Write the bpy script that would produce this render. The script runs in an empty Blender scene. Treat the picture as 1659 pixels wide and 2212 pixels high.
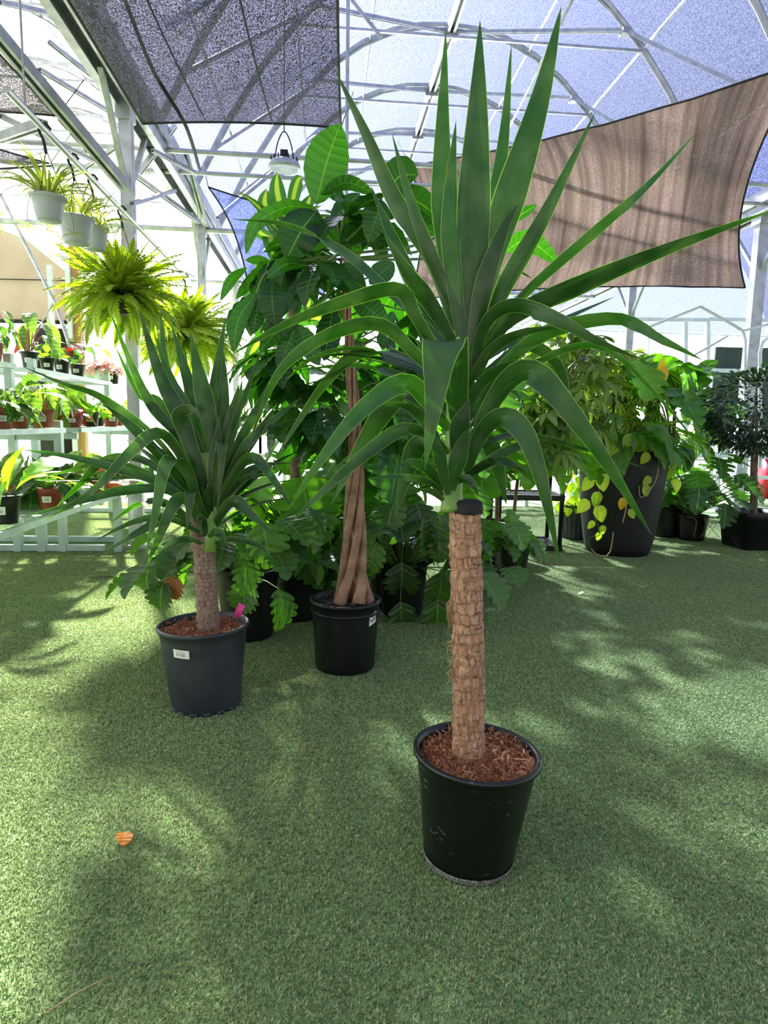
import bpy, math, random
from mathutils import Vector, Matrix, Euler, noise

S = bpy.context.scene
COL = S.collection
W_, H_, FPX = 1659, 2212, 1400.0
R = math.radians
PI = math.pi

# ---------------------------------------------------------------- camera
CAM_H = 1.15
YAW, PITCH, ROLL = R(-5.3), R(7.73), R(1.2)
cam_d = bpy.data.cameras.new('camera')
cam = bpy.data.objects.new('camera', cam_d)
COL.objects.link(cam)
ROT = Matrix.Rotation(YAW, 3, 'Z') @ Matrix.Rotation(PI/2 - PITCH, 3, 'X') @ Matrix.Rotation(ROLL, 3, 'Z')
CPOS = Vector((0, 0, CAM_H))
cam.matrix_world = Matrix.Translation(CPOS) @ ROT.to_4x4()
cam_d.sensor_fit = 'VERTICAL'
cam_d.sensor_height = 24
cam_d.lens = 24 * FPX / H_
cam_d.clip_start = 0.02
cam_d.clip_end = 300
S.camera = cam
HEAD = Vector((math.sin(-YAW), math.cos(YAW), 0))

# ---------------------------------------------------------------- sky, sun, exposure
SUN_AZ, SUN_EL = R(-19), R(36)            # azimuth measured from +Y, negative to the left
wd = bpy.data.worlds.new('world'); S.world = wd; wd.use_nodes = True
nt = wd.node_tree; bg = nt.nodes['Background']
sky = nt.nodes.new('ShaderNodeTexSky'); sky.sky_type = 'NISHITA'
sky.sun_disc = False; sky.sun_elevation = SUN_EL; sky.sun_rotation = SUN_AZ
sky.air_density = 1.3; sky.dust_density = 3.0
sc = nt.nodes.new('ShaderNodeVectorMath'); sc.operation = 'SCALE'; sc.inputs['Scale'].default_value = 0.11
mxw = nt.nodes.new('ShaderNodeMix'); mxw.data_type = 'RGBA'
mxw.inputs[0].default_value = 0.5; mxw.inputs[7].default_value = (1.22, 1.20, 1.17, 1)
nt.links.new(sky.outputs[0], sc.inputs[0]); nt.links.new(sc.outputs[0], mxw.inputs[6])
nt.links.new(mxw.outputs[2], bg.inputs['Color'])
bg.inputs['Strength'].default_value = 1.0
sl = bpy.data.lights.new('sun', 'SUN'); sl.energy = 46.0; sl.angle = R(2.6); sl.color = (1.0, 0.94, 0.80)
sun = bpy.data.objects.new('sun', sl); COL.objects.link(sun)
sdir = Vector((math.sin(SUN_AZ)*math.cos(SUN_EL), math.cos(SUN_AZ)*math.cos(SUN_EL), math.sin(SUN_EL)))
sun.rotation_euler = sdir.to_track_quat('Z', 'Y').to_euler()
sun.location = (0, 0, 20)
S.view_settings.view_transform = 'Standard'
S.view_settings.look = 'None'
S.view_settings.gamma = 1
S.view_settings.use_curve_mapping = False
S.view_settings.exposure = 0.34
try: S.cycles.transparent_max_bounces = 24
except Exception: pass

# ---------------------------------------------------------------- picture to place helpers
def ray(px, py):
    d = ROT @ Vector(((px - W_/2)/FPX, -(py - H_/2)/FPX, -1))
    return d / d.dot(HEAD)
def P(px, py, h): return CPOS + ray(px, py) * h          # h: horizontal distance in front of the camera
def F(px, py, z=0.0):
    d = ray(px, py); return CPOS + d * ((z - CAM_H) / d.z)
def hd(v): return (v - CPOS).dot(HEAD)
def PX(v): return hd(v) / FPX                             # metres per pixel at this point
def rnd(a, b): return random.uniform(a, b)

# ---------------------------------------------------------------- mesh helpers
class MB:
    def __init__(s): s.v = []; s.f = []; s.uv = []
    def add(s, vs, fs, uvs=None, M=None):
        o = len(s.v)
        s.v += [tuple(M @ Vector(v)) for v in vs] if M is not None else [tuple(v) for v in vs]
        s.f += [tuple(i + o for i in f) for f in fs]
        s.uv += list(uvs) if uvs else [(0.5, 0.5)] * len(vs)
    def mesh(s, name, smooth=True):
        m = bpy.data.meshes.new(name)
        m.from_pydata(s.v, [], s.f)
        ul = m.uv_layers.new(name='UVMap')
        vi = [0] * len(m.loops); m.loops.foreach_get('vertex_index', vi)
        flat = []
        for i in vi: flat += s.uv[i]
        ul.data.foreach_set('uv', flat)
        if smooth: m.polygons.foreach_set('use_smooth', [True] * len(m.polygons))
        m.update()
        return m
    def merge(s, o, M=None): s.add(o.v, o.f, o.uv, M)

def box(mb, c, sz, M=None):
    x, y, z = sz[0]/2, sz[1]/2, sz[2]/2; c = Vector(c)
    vs = [c + Vector((a*x, b*y, d*z)) for a in (-1, 1) for b in (-1, 1) for d in (-1, 1)]
    mb.add(vs, [(0,1,3,2),(4,6,7,5),(0,4,5,1),(2,3,7,6),(0,2,6,4),(1,5,7,3)], None, M)
def beam(mb, a, b, w, h=None, up=Vector((0,0,1))):
    a, b = Vector(a), Vector(b); h = h or w; T = (b - a).normalized()
    if abs(T.dot(up)) > 0.98: up = Vector((0,1,0))
    X = T.cross(up).normalized(); Z = X.cross(T)
    vs = [p + X*(i*w/2) + Z*(j*h/2) for p in (a, b) for i, j in ((-1,-1),(1,-1),(1,1),(-1,1))]
    mb.add(vs, [(0,3,2,1),(4,5,6,7),(0,1,5,4),(1,2,6,5),(2,3,7,6),(3,0,4,7)])
def channel(mb, a, b, w, up=Vector((0,0,1))):
    """a lipped steel channel: web, two flanges and a rib"""
    a, b = Vector(a), Vector(b); T = (b - a).normalized()
    if abs(T.dot(up)) > 0.98: up = Vector((0,1,0))
    X = T.cross(up).normalized(); Z = X.cross(T)
    t = w*0.09
    beam(mb, a + Z*(w*.4), b + Z*(w*.4), w, t, up)
    beam(mb, a + X*(w*.47), b + X*(w*.47), t, w*.8, up)
    beam(mb, a - X*(w*.47), b - X*(w*.47), t, w*.8, up)
    beam(mb, a + X*(w*.34) - Z*(w*.38), b + X*(w*.34) - Z*(w*.38), w*.3, t, up)
    beam(mb, a - X*(w*.34) - Z*(w*.38), b - X*(w*.34) - Z*(w*.38), w*.3, t, up)
    beam(mb, a + Z*(w*.3), b + Z*(w*.3), w*.2, t*1.6, up)
def tube(mb, pts, r, n=6, caps=True):
    pts = [Vector(p) for p in pts]; rings = []; N = len(pts)
    rr = r if isinstance(r, (list, tuple)) else [r]*N
    T0 = (pts[1]-pts[0]).normalized()
    X = T0.cross(Vector((0,0,1)))
    if X.length < 0.05: X = T0.cross(Vector((0,1,0)))
    X.normalize(); vs = []; fs = []; uv = []
    for i, p in enumerate(pts):
        T = (pts[min(i+1, N-1)] - pts[max(i-1, 0)]).normalized()
        X = (X - T*X.dot(T)).normalized(); Y = T.cross(X)
        for k in range(n):
            a = 2*PI*k/n; vs.append(p + (X*math.cos(a) + Y*math.sin(a))*rr[i]); uv.append((k/n, i/(N-1)))
    for i in range(N-1):
        for k in range(n):
            k2 = (k+1) % n; fs.append((i*n+k, i*n+k2, (i+1)*n+k2, (i+1)*n+k))
    if caps: fs.append(tuple(range(n))[::-1]); fs.append(tuple((N-1)*n + k for k in range(n)))
    mb.add(vs, fs, uv)
def lathe(mb, prof, n=40, M=None, sq=0, rib=0, ribn=0):
    """prof: (radius, z) from top inside round the rim to the bottom; sq>0 gives a rounded square"""
    vs = []; fs = []; uv = []
    for i, (r, z) in enumerate(prof):
        for k in range(n):
            a = 2*PI*k/n; q = r
            if sq:
                c, s_ = abs(math.cos(a)), abs(math.sin(a)); q = r / ((c**sq + s_**sq)**(1/sq))
            if rib: q += rib*math.cos(a*ribn)*(1 if 0 < i < len(prof)-1 else 0)
            vs.append((q*math.cos(a), q*math.sin(a), z)); uv.append((k/n, i/len(prof)))
    for i in range(len(prof)-1):
        for k in range(n):
            k2 = (k+1) % n; fs.append((i*n+k, (i+1)*n+k, (i+1)*n+k2, i*n+k2))
    mb.add(vs, fs, uv, M)
def spline(pts, n):
    """Catmull-Rom through the points, n samples"""
    p = [Vector(q) for q in pts]
    if len(p) == 2: return [p[0].lerp(p[1], i/(n-1)) for i in range(n)]
    p = [p[0]*2 - p[1]] + p + [p[-1]*2 - p[-2]]; m = len(p) - 3; out = []
    for i in range(n):
        u = i/(n-1)*m; k = min(int(u), m-1); t = u - k
        a, b, c, d = p[k:k+4]
        out.append(0.5*((2*b) + (c-a)*t + (2*a-5*b+4*c-d)*t*t + (3*b-a-3*c+d)*t**3))
    return out

# ---------------------------------------------------------------- objects
def obj(name, me, mat, parent=None, M=None, **kw):
    if isinstance(me, MB): me = me.mesh(name, mat not in FLAT)
    if mat and not me.materials: me.materials.append(mat)
    o = bpy.data.objects.new(name, me); COL.objects.link(o)
    if parent:
        o.parent = parent      # a part hangs on its thing's base; a sub-part shares its part's frame
        o.matrix_local = (Matrix.Identity(4) if parent.parent else Matrix.Translation(-WL[parent.name])) @ (M if M is not None else Matrix.Identity(4))
        WL[o.name] = WL[parent.name] if M is None else WL[parent.name]
        if M is not None: WLM[o.name] = M
    else:
        if M is not None: o.matrix_world = M
        WL[o.name] = Vector((0,0,0))
    for k, v in kw.items(): o[k] = v
    return o
WL = {}; WLM = {}; FLAT = []
def sub(name, me, mat, parent, **kw):                    # sub-part of a part built in world coordinates (part has the -base offset already)
    if isinstance(me, MB): me = me.mesh(name)
    if mat and not me.materials: me.materials.append(mat)
    o = bpy.data.objects.new(name, me); COL.objects.link(o); o.parent = parent
    for k, v in kw.items(): o[k] = v
    return o
def thing(name, label, cat, loc, group=None):
    o = bpy.data.objects.new(name, None); COL.objects.link(o)
    o.empty_display_size = 0.05; o.location = loc; WL[o.name] = Vector(loc)
    o['label'] = label; o['category'] = cat
    if group: o['group'] = group
    return o
def single(name, me, mat, label, cat, group=None, M=None, **kw):
    o = obj(name, me, mat, None, M, **kw); o['label'] = label; o['category'] = cat
    if group: o['group'] = group
    return o
def struct(name, me, mat, label=None):
    o = obj(name, me, mat); o['kind'] = 'structure'
    if label: o['label'] = label
    return o

# ---------------------------------------------------------------- materials
def newmat(name):
    m = bpy.data.materials.new(name); m.use_nodes = True; t = m.node_tree
    return m, t, t.nodes['Principled BSDF'], t.nodes['Material Output']
def N(t, typ, **kw):
    n = t.nodes.new(typ)
    for k, v in kw.items(): setattr(n, k, v)
    return n
def ramp(t, src, stops):
    r = N(t, 'ShaderNodeValToRGB'); e = r.color_ramp.elements
    while len(e) < len(stops): e.new(0.5)
    for i, (p, c) in enumerate(stops): e[i].position = p; e[i].color = (*c, 1) if len(c) == 3 else c
    t.links.new(src, r.inputs[0]); return r.outputs[0]
def sm(c):  # sRGB 0-255 to linear
    return tuple(((x/255)/12.92 if x/255 <= 0.04045 else ((x/255+0.055)/1.055)**2.4) for x in c)
def mixc(t, fac, a, b, mode='MIX'):
    m = N(t, 'ShaderNodeMix', data_type='RGBA', blend_type=mode)
    for i, x in ((0, fac), (6, a), (7, b)):
        if hasattr(x, 'is_linked') or hasattr(x, 'links'): t.links.new(x, m.inputs[i])
        elif i == 0: m.inputs[0].default_value = x
        else: m.inputs[i].default_value = (*x, 1)
    return m.outputs[2]
def math_(t, op, a, b=None, c=None):
    m = N(t, 'ShaderNodeMath', operation=op)
    for i, x in enumerate((a, b, c)):
        if x is None: continue
        if isinstance(x, (int, float)): m.inputs[i].default_value = x
        else: t.links.new(x, m.inputs[i])
    return m.outputs[0]
def noise_(t, scale, detail=3, coord=None, stretch=None, rough=0.5, out='Fac'):
    n = N(t, 'ShaderNodeTexNoise'); n.inputs['Scale'].default_value = scale
    n.inputs['Detail'].default_value = detail; n.inputs['Roughness'].default_value = rough
    if coord is None:
        tc = N(t, 'ShaderNodeTexCoord'); coord = tc.outputs['Object']
    if stretch:
        mp = N(t, 'ShaderNodeMapping'); mp.inputs['Scale'].default_value = stretch
        t.links.new(coord, mp.inputs[0]); coord = mp.outputs[0]
    t.links.new(coord, n.inputs['Vector']); return n.outputs[out]
def bump(t, bsdf, h, strength=0.3, dist=0.01):
    b = N(t, 'ShaderNodeBump'); b.inputs['Strength'].default_value = strength; b.inputs['Distance'].default_value = dist
    t.links.new(h, b.inputs['Height']); t.links.new(b.outputs[0], bsdf.inputs['Normal']); return b.outputs[0]
def plain(name, c1, c2=None, rough=0.5, metal=0, scale=8, bs=0.0, stretch=None, spec=0.5, detail=3):
    m, t, b, o = newmat(name); c1 = sm(c1); c2 = sm(c2) if c2 else c1
    f = noise_(t, scale, detail, stretch=stretch)
    t.links.new(ramp(t, f, [(0.3, c1), (0.7, c2)]), b.inputs['Base Color'])
    b.inputs['Roughness'].default_value = rough; b.inputs['Metallic'].default_value = metal
    b.inputs['Specular IOR Level'].default_value = spec
    if bs: bump(t, b, f, bs, 0.004)
    return m
def leafmat(name, dark, light, trans=None, tf=0.4, rough=0.38, edge=None, mid=None, veins=0, vein_c=None, vs=0.3, centre=None, centre_w=0.25, margin=None, hue=0.5, streak=0, dust=0):
    """leaf: glossy face + light through it; ribs, veins and rims follow the leaf's own u,v"""
    m, t, b, o = newmat(name)
    uvn = N(t, 'ShaderNodeUVMap'); sp = N(t, 'ShaderNodeSeparateXYZ'); t.links.new(uvn.outputs[0], sp.inputs[0])
    a = math_(t, 'MULTIPLY', math_(t, 'ABSOLUTE', math_(t, 'SUBTRACT', sp.outputs[0], 0.5)), 2.0)   # 0 rib .. 1 rim
    oi = N(t, 'ShaderNodeObjectInfo')
    nz = noise_(t, 6, 2)
    f = math_(t, 'ADD', math_(t, 'MULTIPLY', oi.outputs['Random'], 0.7), math_(t, 'MULTIPLY', nz, 0.35))
    col = ramp(t, f, [(0.1, sm(dark)), (0.95, sm(light))])
    if centre: col = mixc(t, ramp(t, a, [(centre_w*0.6, (1,1,1)), (centre_w, (0,0,0))]), col, sm(centre))
    if margin: col = mixc(t, ramp(t, math_(t, 'ADD', a, math_(t, 'MULTIPLY', nz, 0.3)), [(0.85, (0,0,0)), (0.93, (1,1,1))]), col, sm(margin))
    h = None
    if streak:
        st = noise_(t, 1.0, 2, uvn.outputs[0], (streak, 0.8, 1))
        col = mixc(t, math_(t, 'MULTIPLY', st, 0.3), col, tuple(min(1, x*1.6) for x in sm(light)))
        h = st
    if veins:
        w = math_(t, 'SINE', math_(t, 'SUBTRACT', math_(t, 'MULTIPLY', sp.outputs[1], veins*6.283), math_(t, 'MULTIPLY', a, 3.2)))
        vf = ramp(t, w, [(0.72, (0,0,0)), (1.0, (1,1,1))])
        col = mixc(t, math_(t, 'MULTIPLY', vf, vs), col, sm(vein_c or light)); h = w
    if mid: col = mixc(t, ramp(t, a, [(0.015, (0.8,)*3), (0.06, (0,0,0))]), col, sm(mid))
    if edge: col = mixc(t, ramp(t, a, [(0.93, (0,0,0)), (0.985, (1,1,1))]), col, sm(edge))
    if dust:
        dn = noise_(t, 14, 4)
        col = mixc(t, math_(t, 'MULTIPLY', ramp(t, dn, [(0.4, (0,0,0)), (0.7, (1,1,1))]), dust), col, sm((170, 180, 160)))
    t.links.new(col, b.inputs['Base Color']); b.inputs['Roughness'].default_value = rough
    b.inputs['Specular IOR Level'].default_value = 0.55
    nrm = bump(t, b, h, 0.25, 0.004) if h is not None else None
    tr = N(t, 'ShaderNodeBsdfTranslucent')
    tl_ = sm(trans) if trans else (0.9, 1.0, 0.35)
    tl_ = tuple(0.75*x/max(tl_) + 0.25*y for x, y in zip(tl_, (0.9, 1.0, 0.35)))
    tc = mixc(t, 1.0, col, tl_, 'MULTIPLY')
    tc = mixc(t, 1.0, tc, (2.6, 2.6, 1.6), 'MULTIPLY')
    t.links.new(tc, tr.inputs[0])
    ms = N(t, 'ShaderNodeMixShader'); ms.inputs[0].default_value = tf
    t.links.new(b.outputs[0], ms.inputs[1]); t.links.new(tr.outputs[0], ms.inputs[2]); t.links.new(ms.outputs[0], o.inputs[0])
    return m
def cloth(name, c1, c2, see, tcol, scale, stretch, thru=0.4, streak=None):
    """knitted cloth: holes let the sky show, yarn scatters light through"""
    m, t, b, o = newmat(name)
    tcn = N(t, 'ShaderNodeTexCoord')
    f = noise_(t, scale, 2, tcn.outputs['Object'], stretch, 0.6)
    col = ramp(t, f, [(0.35, sm(c1)), (0.65, sm(c2))])
    if streak:
        g = noise_(t, 1.0, 4, tcn.outputs['UV'], streak, 0.65)
        col = mixc(t, ramp(t, g, [(0.35, (0,0,0)), (0.68, (1,1,1))]), col, tuple(x*0.45 for x in sm(c1)))
    t.links.new(col, b.inputs['Base Color']); b.inputs['Roughness'].default_value = 0.85
    tr = N(t, 'ShaderNodeBsdfTranslucent'); t.links.new(col, tr.inputs[0])
    m1 = N(t, 'ShaderNodeMixShader'); m1.inputs[0].default_value = thru
    t.links.new(b.outputs[0], m1.inputs[1]); t.links.new(tr.outputs[0], m1.inputs[2])
    tp = N(t, 'ShaderNodeBsdfTransparent'); tp.inputs[0].default_value = (*tcol, 1)
    m2 = N(t, 'ShaderNodeMixShader')
    dv = min(0.28, see)
    hole = ramp(t, f, [(0.42, (see-dv,)*3), (0.62, (min(1, see+dv),)*3)])
    t.links.new(hole, m2.inputs[0])
    t.links.new(m1.outputs[0], m2.inputs[1]); t.links.new(tp.outputs[0], m2.inputs[2]); t.links.new(m2.outputs[0], o.inputs[0])
    return m

M = {}
M['steel'] = plain('galvanised_steel', (150,152,156), (188,190,194), 0.45, 0.6, 9, 0.05)
M['white'] = plain('white_painted_steel', (196,206,204), (222,230,228), 0.4, 0.1, 6)
M['bench'] = plain('pale_green_painted_steel', (150,172,166), (182,200,194), 0.4, 0.2, 6)
M['blackpot'] = plain('black_pot_plastic', (7,8,8), (17,18,19), 0.42, 0, 14, 0.05, spec=0.4)
M['greypot'] = plain('grey_pot_plastic', (150,155,158), (170,174,176), 0.5)
M['palepot'] = plain('pale_green_pot_plastic', (176,202,184), (196,216,200), 0.5)
M['clay'] = plain('terracotta_plastic', (128,52,42), (150,68,52), 0.5, 0, 12)
M['planter'] = plain('black_textured_planter', (8,8,9), (17,17,19), 0.65, 0, 3, 0.35, (1,1,60))
M['matte'] = plain('black_rubber', (14,14,14), (34,34,34), 0.8, 0, 30, 0.3)
M['wood'] = plain('brown_timber', (150,110,60), (180,140,85), 0.7, 0, 5, 0.1, (6,6,1))
M['beige'] = plain('beige_panel', (172,150,130), (190,170,150), 0.8, 0, 2)
M['darkgreen'] = plain('dark_green_panel', (44,60,54), (56,74,66), 0.7, 0, 2)
FLAT += [M['steel'], M['white'], M['bench'], M['wood']]
M['red'] = plain('red_plastic', (190,20,40), (205,30,50), 0.4)
M['stem'] = plain('green_stem', (70,100,40), (105,130,60), 0.5, 0, 12)
M['stem_dark'] = plain('dark_stem', (52,62,34), (80,84,50), 0.6, 0, 12)
M['bark'] = plain('brown_bark', (92,76,58), (132,112,88), 0.85, 0, 20, 0.5)
M['red_stem'] = plain('reddish_stem', (126,66,54), (160,96,76), 0.5)
M['tan_stem'] = plain('dry_tan_stem', (170,130,90), (196,160,120), 0.7)
M['concrete'] = plain('pale_concrete', (150,150,146), (176,176,170), 0.9, 0, 2)
# ---------------------------------------------------------------- floor and turf
m, t, b, o_ = newmat('turf_backing')
tcn = N(t, 'ShaderNodeTexCoord')
f1 = noise_(t, 130, 3, tcn.outputs['Object'], (1, 0.5, 1)); f2 = noise_(t, 1.3, 2, tcn.outputs['Object'])
c_ = ramp(t, f1, [(0.3, sm((70,100,56))), (0.7, sm((140,168,108)))])
t.links.new(c_, b.inputs['Base Color']); b.inputs['Roughness'].default_value = 0.9; bump(t, b, f1, 0.8, 0.01)
M['floor'] = m
m, t, b, o_ = newmat('turf_yarn')
tcn = N(t, 'ShaderNodeTexCoord'); gi = N(t, 'ShaderNodeNewGeometry')
f1 = noise_(t, 90, 2, gi.outputs['Position']); f2 = noise_(t, 2.0, 3, gi.outputs['Position'])
c_ = ramp(t, f1, [(0.3, sm((96,120,70))), (0.5, sm((148,168,104))), (0.7, sm((204,214,160)))])
c_ = mixc(t, ramp(t, f2, [(0.35, (0,0,0)), (0.7, (0.35,)*3)]), c_, sm((112,144,98)))
t.links.new(c_, b.inputs['Base Color']); b.inputs['Roughness'].default_value = 0.55
tr = N(t, 'ShaderNodeBsdfTranslucent'); t.links.new(c_, tr.inputs[0]); ms = N(t, 'ShaderNodeMixShader'); ms.inputs[0].default_value = 0.25
t.links.new(b.outputs[0], ms.inputs[1]); t.links.new(tr.outputs[0], ms.inputs[2]); t.links.new(ms.outputs[0], o_.inputs[0])
M['yarn'] = m
fl = MB(); box(fl, (1.85, 3.7, -0.03), (21, 15.6, 0.06)); struct('floor', fl, M['floor'])
gr = MB(); box(gr, (1.85, 10, -0.12), (160, 160, 0.1)); struct('trim_1', gr, M['concrete'], 'pale ground outside the greenhouse')

random.seed(5)
TP = 0.25
tb = MB()
for i in range(3600):
    x, y = rnd(-TP/2, TP/2), rnd(-TP/2, TP/2); a = rnd(0, 2*PI); ln = rnd(0.4, 1.0)
    hgt = rnd(0.005, 0.010); w = rnd(0.0009, 0.0016); lean = hgt*rnd(0.3, 1.1); d = Vector((math.cos(a), math.sin(a), 0)); s_ = Vector((-d.y, d.x, 0))
    p0 = Vector((x, y, -0.001)); p1 = p0 + d*lean*0.35 + Vector((0, 0, hgt*0.7)); p2 = p0 + d*lean + Vector((0, 0, hgt))
    tb.add([p0 - s_*w, p0 + s_*w, p1 + s_*w*0.9, p1 - s_*w*0.9, p2], [(0,1,2,3), (3,2,4)])
turf = single('artificial_turf', tb, M['yarn'], 'short green artificial turf pile covering the floor', 'turf', kind='stuff')
ng = bpy.data.node_groups.new('turf_rows', 'GeometryNodeTree')
ng.interface.new_socket('Geometry', in_out='INPUT', socket_type='NodeSocketGeometry')
ng.interface.new_socket('Geometry', in_out='OUTPUT', socket_type='NodeSocketGeometry')
gin = ng.nodes.new('NodeGroupInput'); gout = ng.nodes.new('NodeGroupOutput')
TX0, TX1, TY0, TY1 = -4.0, 5.0, 0.5, 9.0
grd = ng.nodes.new('GeometryNodeMeshGrid')
nx_, ny_ = int((TX1-TX0)/TP)+1, int((TY1-TY0)/TP)+1
grd.inputs['Size X'].default_value = (nx_-1)*TP; grd.inputs['Size Y'].default_value = (ny_-1)*TP
grd.inputs['Vertices X'].default_value = nx_; grd.inputs['Vertices Y'].default_value = ny_
tf_ = ng.nodes.new('GeometryNodeTransform'); tf_.inputs['Translation'].default_value = ((TX0+TX1)/2, (TY0+TY1)/2, 0)
iop = ng.nodes.new('GeometryNodeInstanceOnPoints')
rv = ng.nodes.new('FunctionNodeRandomValue'); rv.data_type = 'INT'
rv.inputs[4].default_value = 0; rv.inputs[5].default_value = 3
mu = ng.nodes.new('ShaderNodeMath'); mu.operation = 'MULTIPLY'; mu.inputs[1].default_value = PI/2
cx = ng.nodes.new('ShaderNodeCombineXYZ')
L = ng.links
L.new(grd.outputs[0], tf_.inputs['Geometry']); L.new(tf_.outputs[0], iop.inputs['Points']); L.new(gin.outputs[0], iop.inputs['Instance'])
L.new(rv.outputs[2], mu.inputs[0]); L.new(mu.outputs[0], cx.inputs[2]); L.new(cx.outputs[0], iop.inputs['Rotation'])
L.new(iop.outputs[0], gout.inputs[0])
md = turf.modifiers.new('rows', 'NODES'); md.node_group = ng

# ---------------------------------------------------------------- greenhouse shell
GX = [-8.45, -1.66, 5.15, 11.95]       # gutter lines
GZ, RZ = 3.75, 6.85
YF, YB = 17.0, -4.0                # far and near ends
def prof(x):
    for a, b in zip(GX, GX[1:]):
        if a <= x <= b + 1e-6:
            u = abs(x - (a+b)/2) / ((b-a)/2); return GZ + (RZ-GZ)*(1 - u**2.3)*1.0
def limb(a, b, y, n=18): return [Vector((a + (b-a)*i/n, y, prof(min(max(a + (b-a)*i/n, GX[0]), GX[-1])))) for i in range(n+1)]
M['fabric'] = cloth('roof_knit_fabric', (68,78,122), (112,122,168), 0.50, (0.58, 0.64, 0.88), 34, (1.0, 1.9, 1.9), 0.5)
M['poly'] = cloth('clear_roof_film', (170,178,190), (205,212,220), 0.84, (1.0, 1.0, 1.0), 2, (1,1,1), 0.8)
M['dark_net'] = cloth('dark_shade_net', (28,25,25), (78,72,76), 0.19, (0.9, 0.88, 0.98), 85, (1.6, 0.8, 1), 0.35)
M['brown_net'] = cloth('brown_shade_net', (122,100,84), (156,134,116), 0.03, (0.9, 0.9, 1.0), 60, (1.4, 1.4, 0.7), 0.5, streak=(38, 0.9, 1))
M['seam'] = plain('dark_webbing', (22,20,22), (34,32,34), 0.8)
ceil = bpy.data.objects.new('ceiling', None); COL.objects.link(ceil); ceil['kind'] = 'structure'; WL['ceiling'] = Vector((0,0,0))
ceil['label'] = 'arched greenhouse roof on galvanised steel arches'
for bi, (a, b) in enumerate(zip(GX, GX[1:])):
    mb = MB(); n = 24
    P1 = limb(a, b, YB, n); vs = []; fs = []
    for p in P1: vs += [p + Vector((0,0,0.06)), Vector((p.x, YF, p.z+0.06))]
    fs = [(2*i, 2*i+1, 2*i+3, 2*i+2) for i in range(n)]
    mb.add(vs, fs)
    obj('roof_cover', mb, M['poly'] if bi == 0 else M['fabric'], ceil)
ARY = [round(1.65 + 1.68*i, 3) for i in range(9)]
for bi, (a, b) in enumerate(zip(GX, GX[1:])):
    c = (a+b)/2; hw = (b-a)/2
    if bi == 2: continue
    for yi, y in enumerate(ARY):
        mb = MB(); L_ = limb(a+0.08, b-0.08, y, 16)
        tube(mb, L_, 0.032, 6)
        tube(mb, [p - Vector((0,0.0,0.055)) for p in L_], 0.02, 5)
        obj('roof_arch', mb, M['steel'], ceil)
        if bi < 2:
            mb = MB(); zt = 6.1; xx = hw*0.62
            beam(mb, (c-xx, y, prof(c-xx)-0.05), (c+xx, y, prof(c+xx)-0.05), 0.03, 0.03)
            obj('collar_tie', mb, M['steel'], ceil)
            if yi + 1 < len(ARY):
                y2 = ARY[yi+1]
                for s_ in (-1, 1):
                    mb = MB()
                    x2 = c + s_*hw*0.55
                    channel(mb, (c, y2, RZ-0.1), (x2, y, prof(x2)-0.08), 0.05)
                    channel(mb, (x2, y2, prof(x2)-0.08), (c + s_*hw*0.9, y, prof(c + s_*hw*0.9)-0.05), 0.045)
                    for q in ((c+s_*0.06, y2, RZ-0.16), (x2, y, prof(x2)-0.1)): box(mb, q, (0.1, 0.12, 0.07))
                    obj('roof_brace', mb, M['steel'], ceil)
    mb = MB(); channel(mb, (c, YB, RZ-0.1), (c, YF, RZ-0.1), 0.12); obj('ridge_beam', mb, M['steel'], ceil)
    for u in (-0.86, -0.62, -0.34, 0.34, 0.62, 0.86):
        mb = MB(); x = c + u*hw; tube(mb, [(x, YB, prof(x)-0.03), (x, YF, prof(x)-0.03)], 0.017, 5); obj('purlin', mb, M['steel'], ceil)
for x in GX:
    mb = MB()
    channel(mb, (x, YB, GZ+0.02), (x, YF, GZ+0.02), 0.22)
    beam(mb, (x-0.14, YB, GZ+0.1), (x-0.14, YF, GZ+0.1), 0.02, 0.14); beam(mb, (x+0.14, YB, GZ+0.1), (x+0.14, YF, GZ+0.1), 0.02, 0.14)
    obj('gutter', mb, M['steel'], ceil)
# posts
def cpost(x, y, z1=GZ, w=0.10, label=''):
    mb = MB(); channel(mb, (x, y, 0), (x, y, z1), w, Vector((0,-1,0))); box(mb, (x, y, 0.02), (w*1.6, w*1.6, 0.03))
    box(mb, (x, y, z1-0.09), (w*1.3, w*1.3, 0.16))
    for s_ in (-1, 1):      # braces up to the gutter
        beam(mb, (x, y, z1-0.75), (x, y + s_*0.6, z1-0.05), 0.04)
    single('steel_post', mb, M['steel'], label, 'post')
cpost(-1.66, 5.91, label='near left galvanised steel post behind the hanging fern')
cpost(-1.66, 9.22, label='pale steel post left of the tall broad-leaved tree crown')
cpost(-1.66, 12.5, label='left-row steel post farther back, hidden in the foliage')
cpost(5.15, 7.65, w=0.135, label='steel post at the right by the dark green panel')
cpost(5.15, 10.96, w=0.12, label='right-row steel post farther back behind the first')
# chords: long horizontal pipes across the bays
for y, z, r_ in ((6.85, GZ-0.02, 0.025), (7.4, GZ-0.02, 0.022), (9.22, GZ-0.1, 0.035), (12.5, GZ-0.1, 0.03)):
    for a, b in zip(GX[:3], GX[1:3]):
        mb = MB(); tube(mb, [(a, y, z), (b, y, z)], r_, 6); obj('tie_pipe', mb, M['steel'], ceil)
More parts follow.
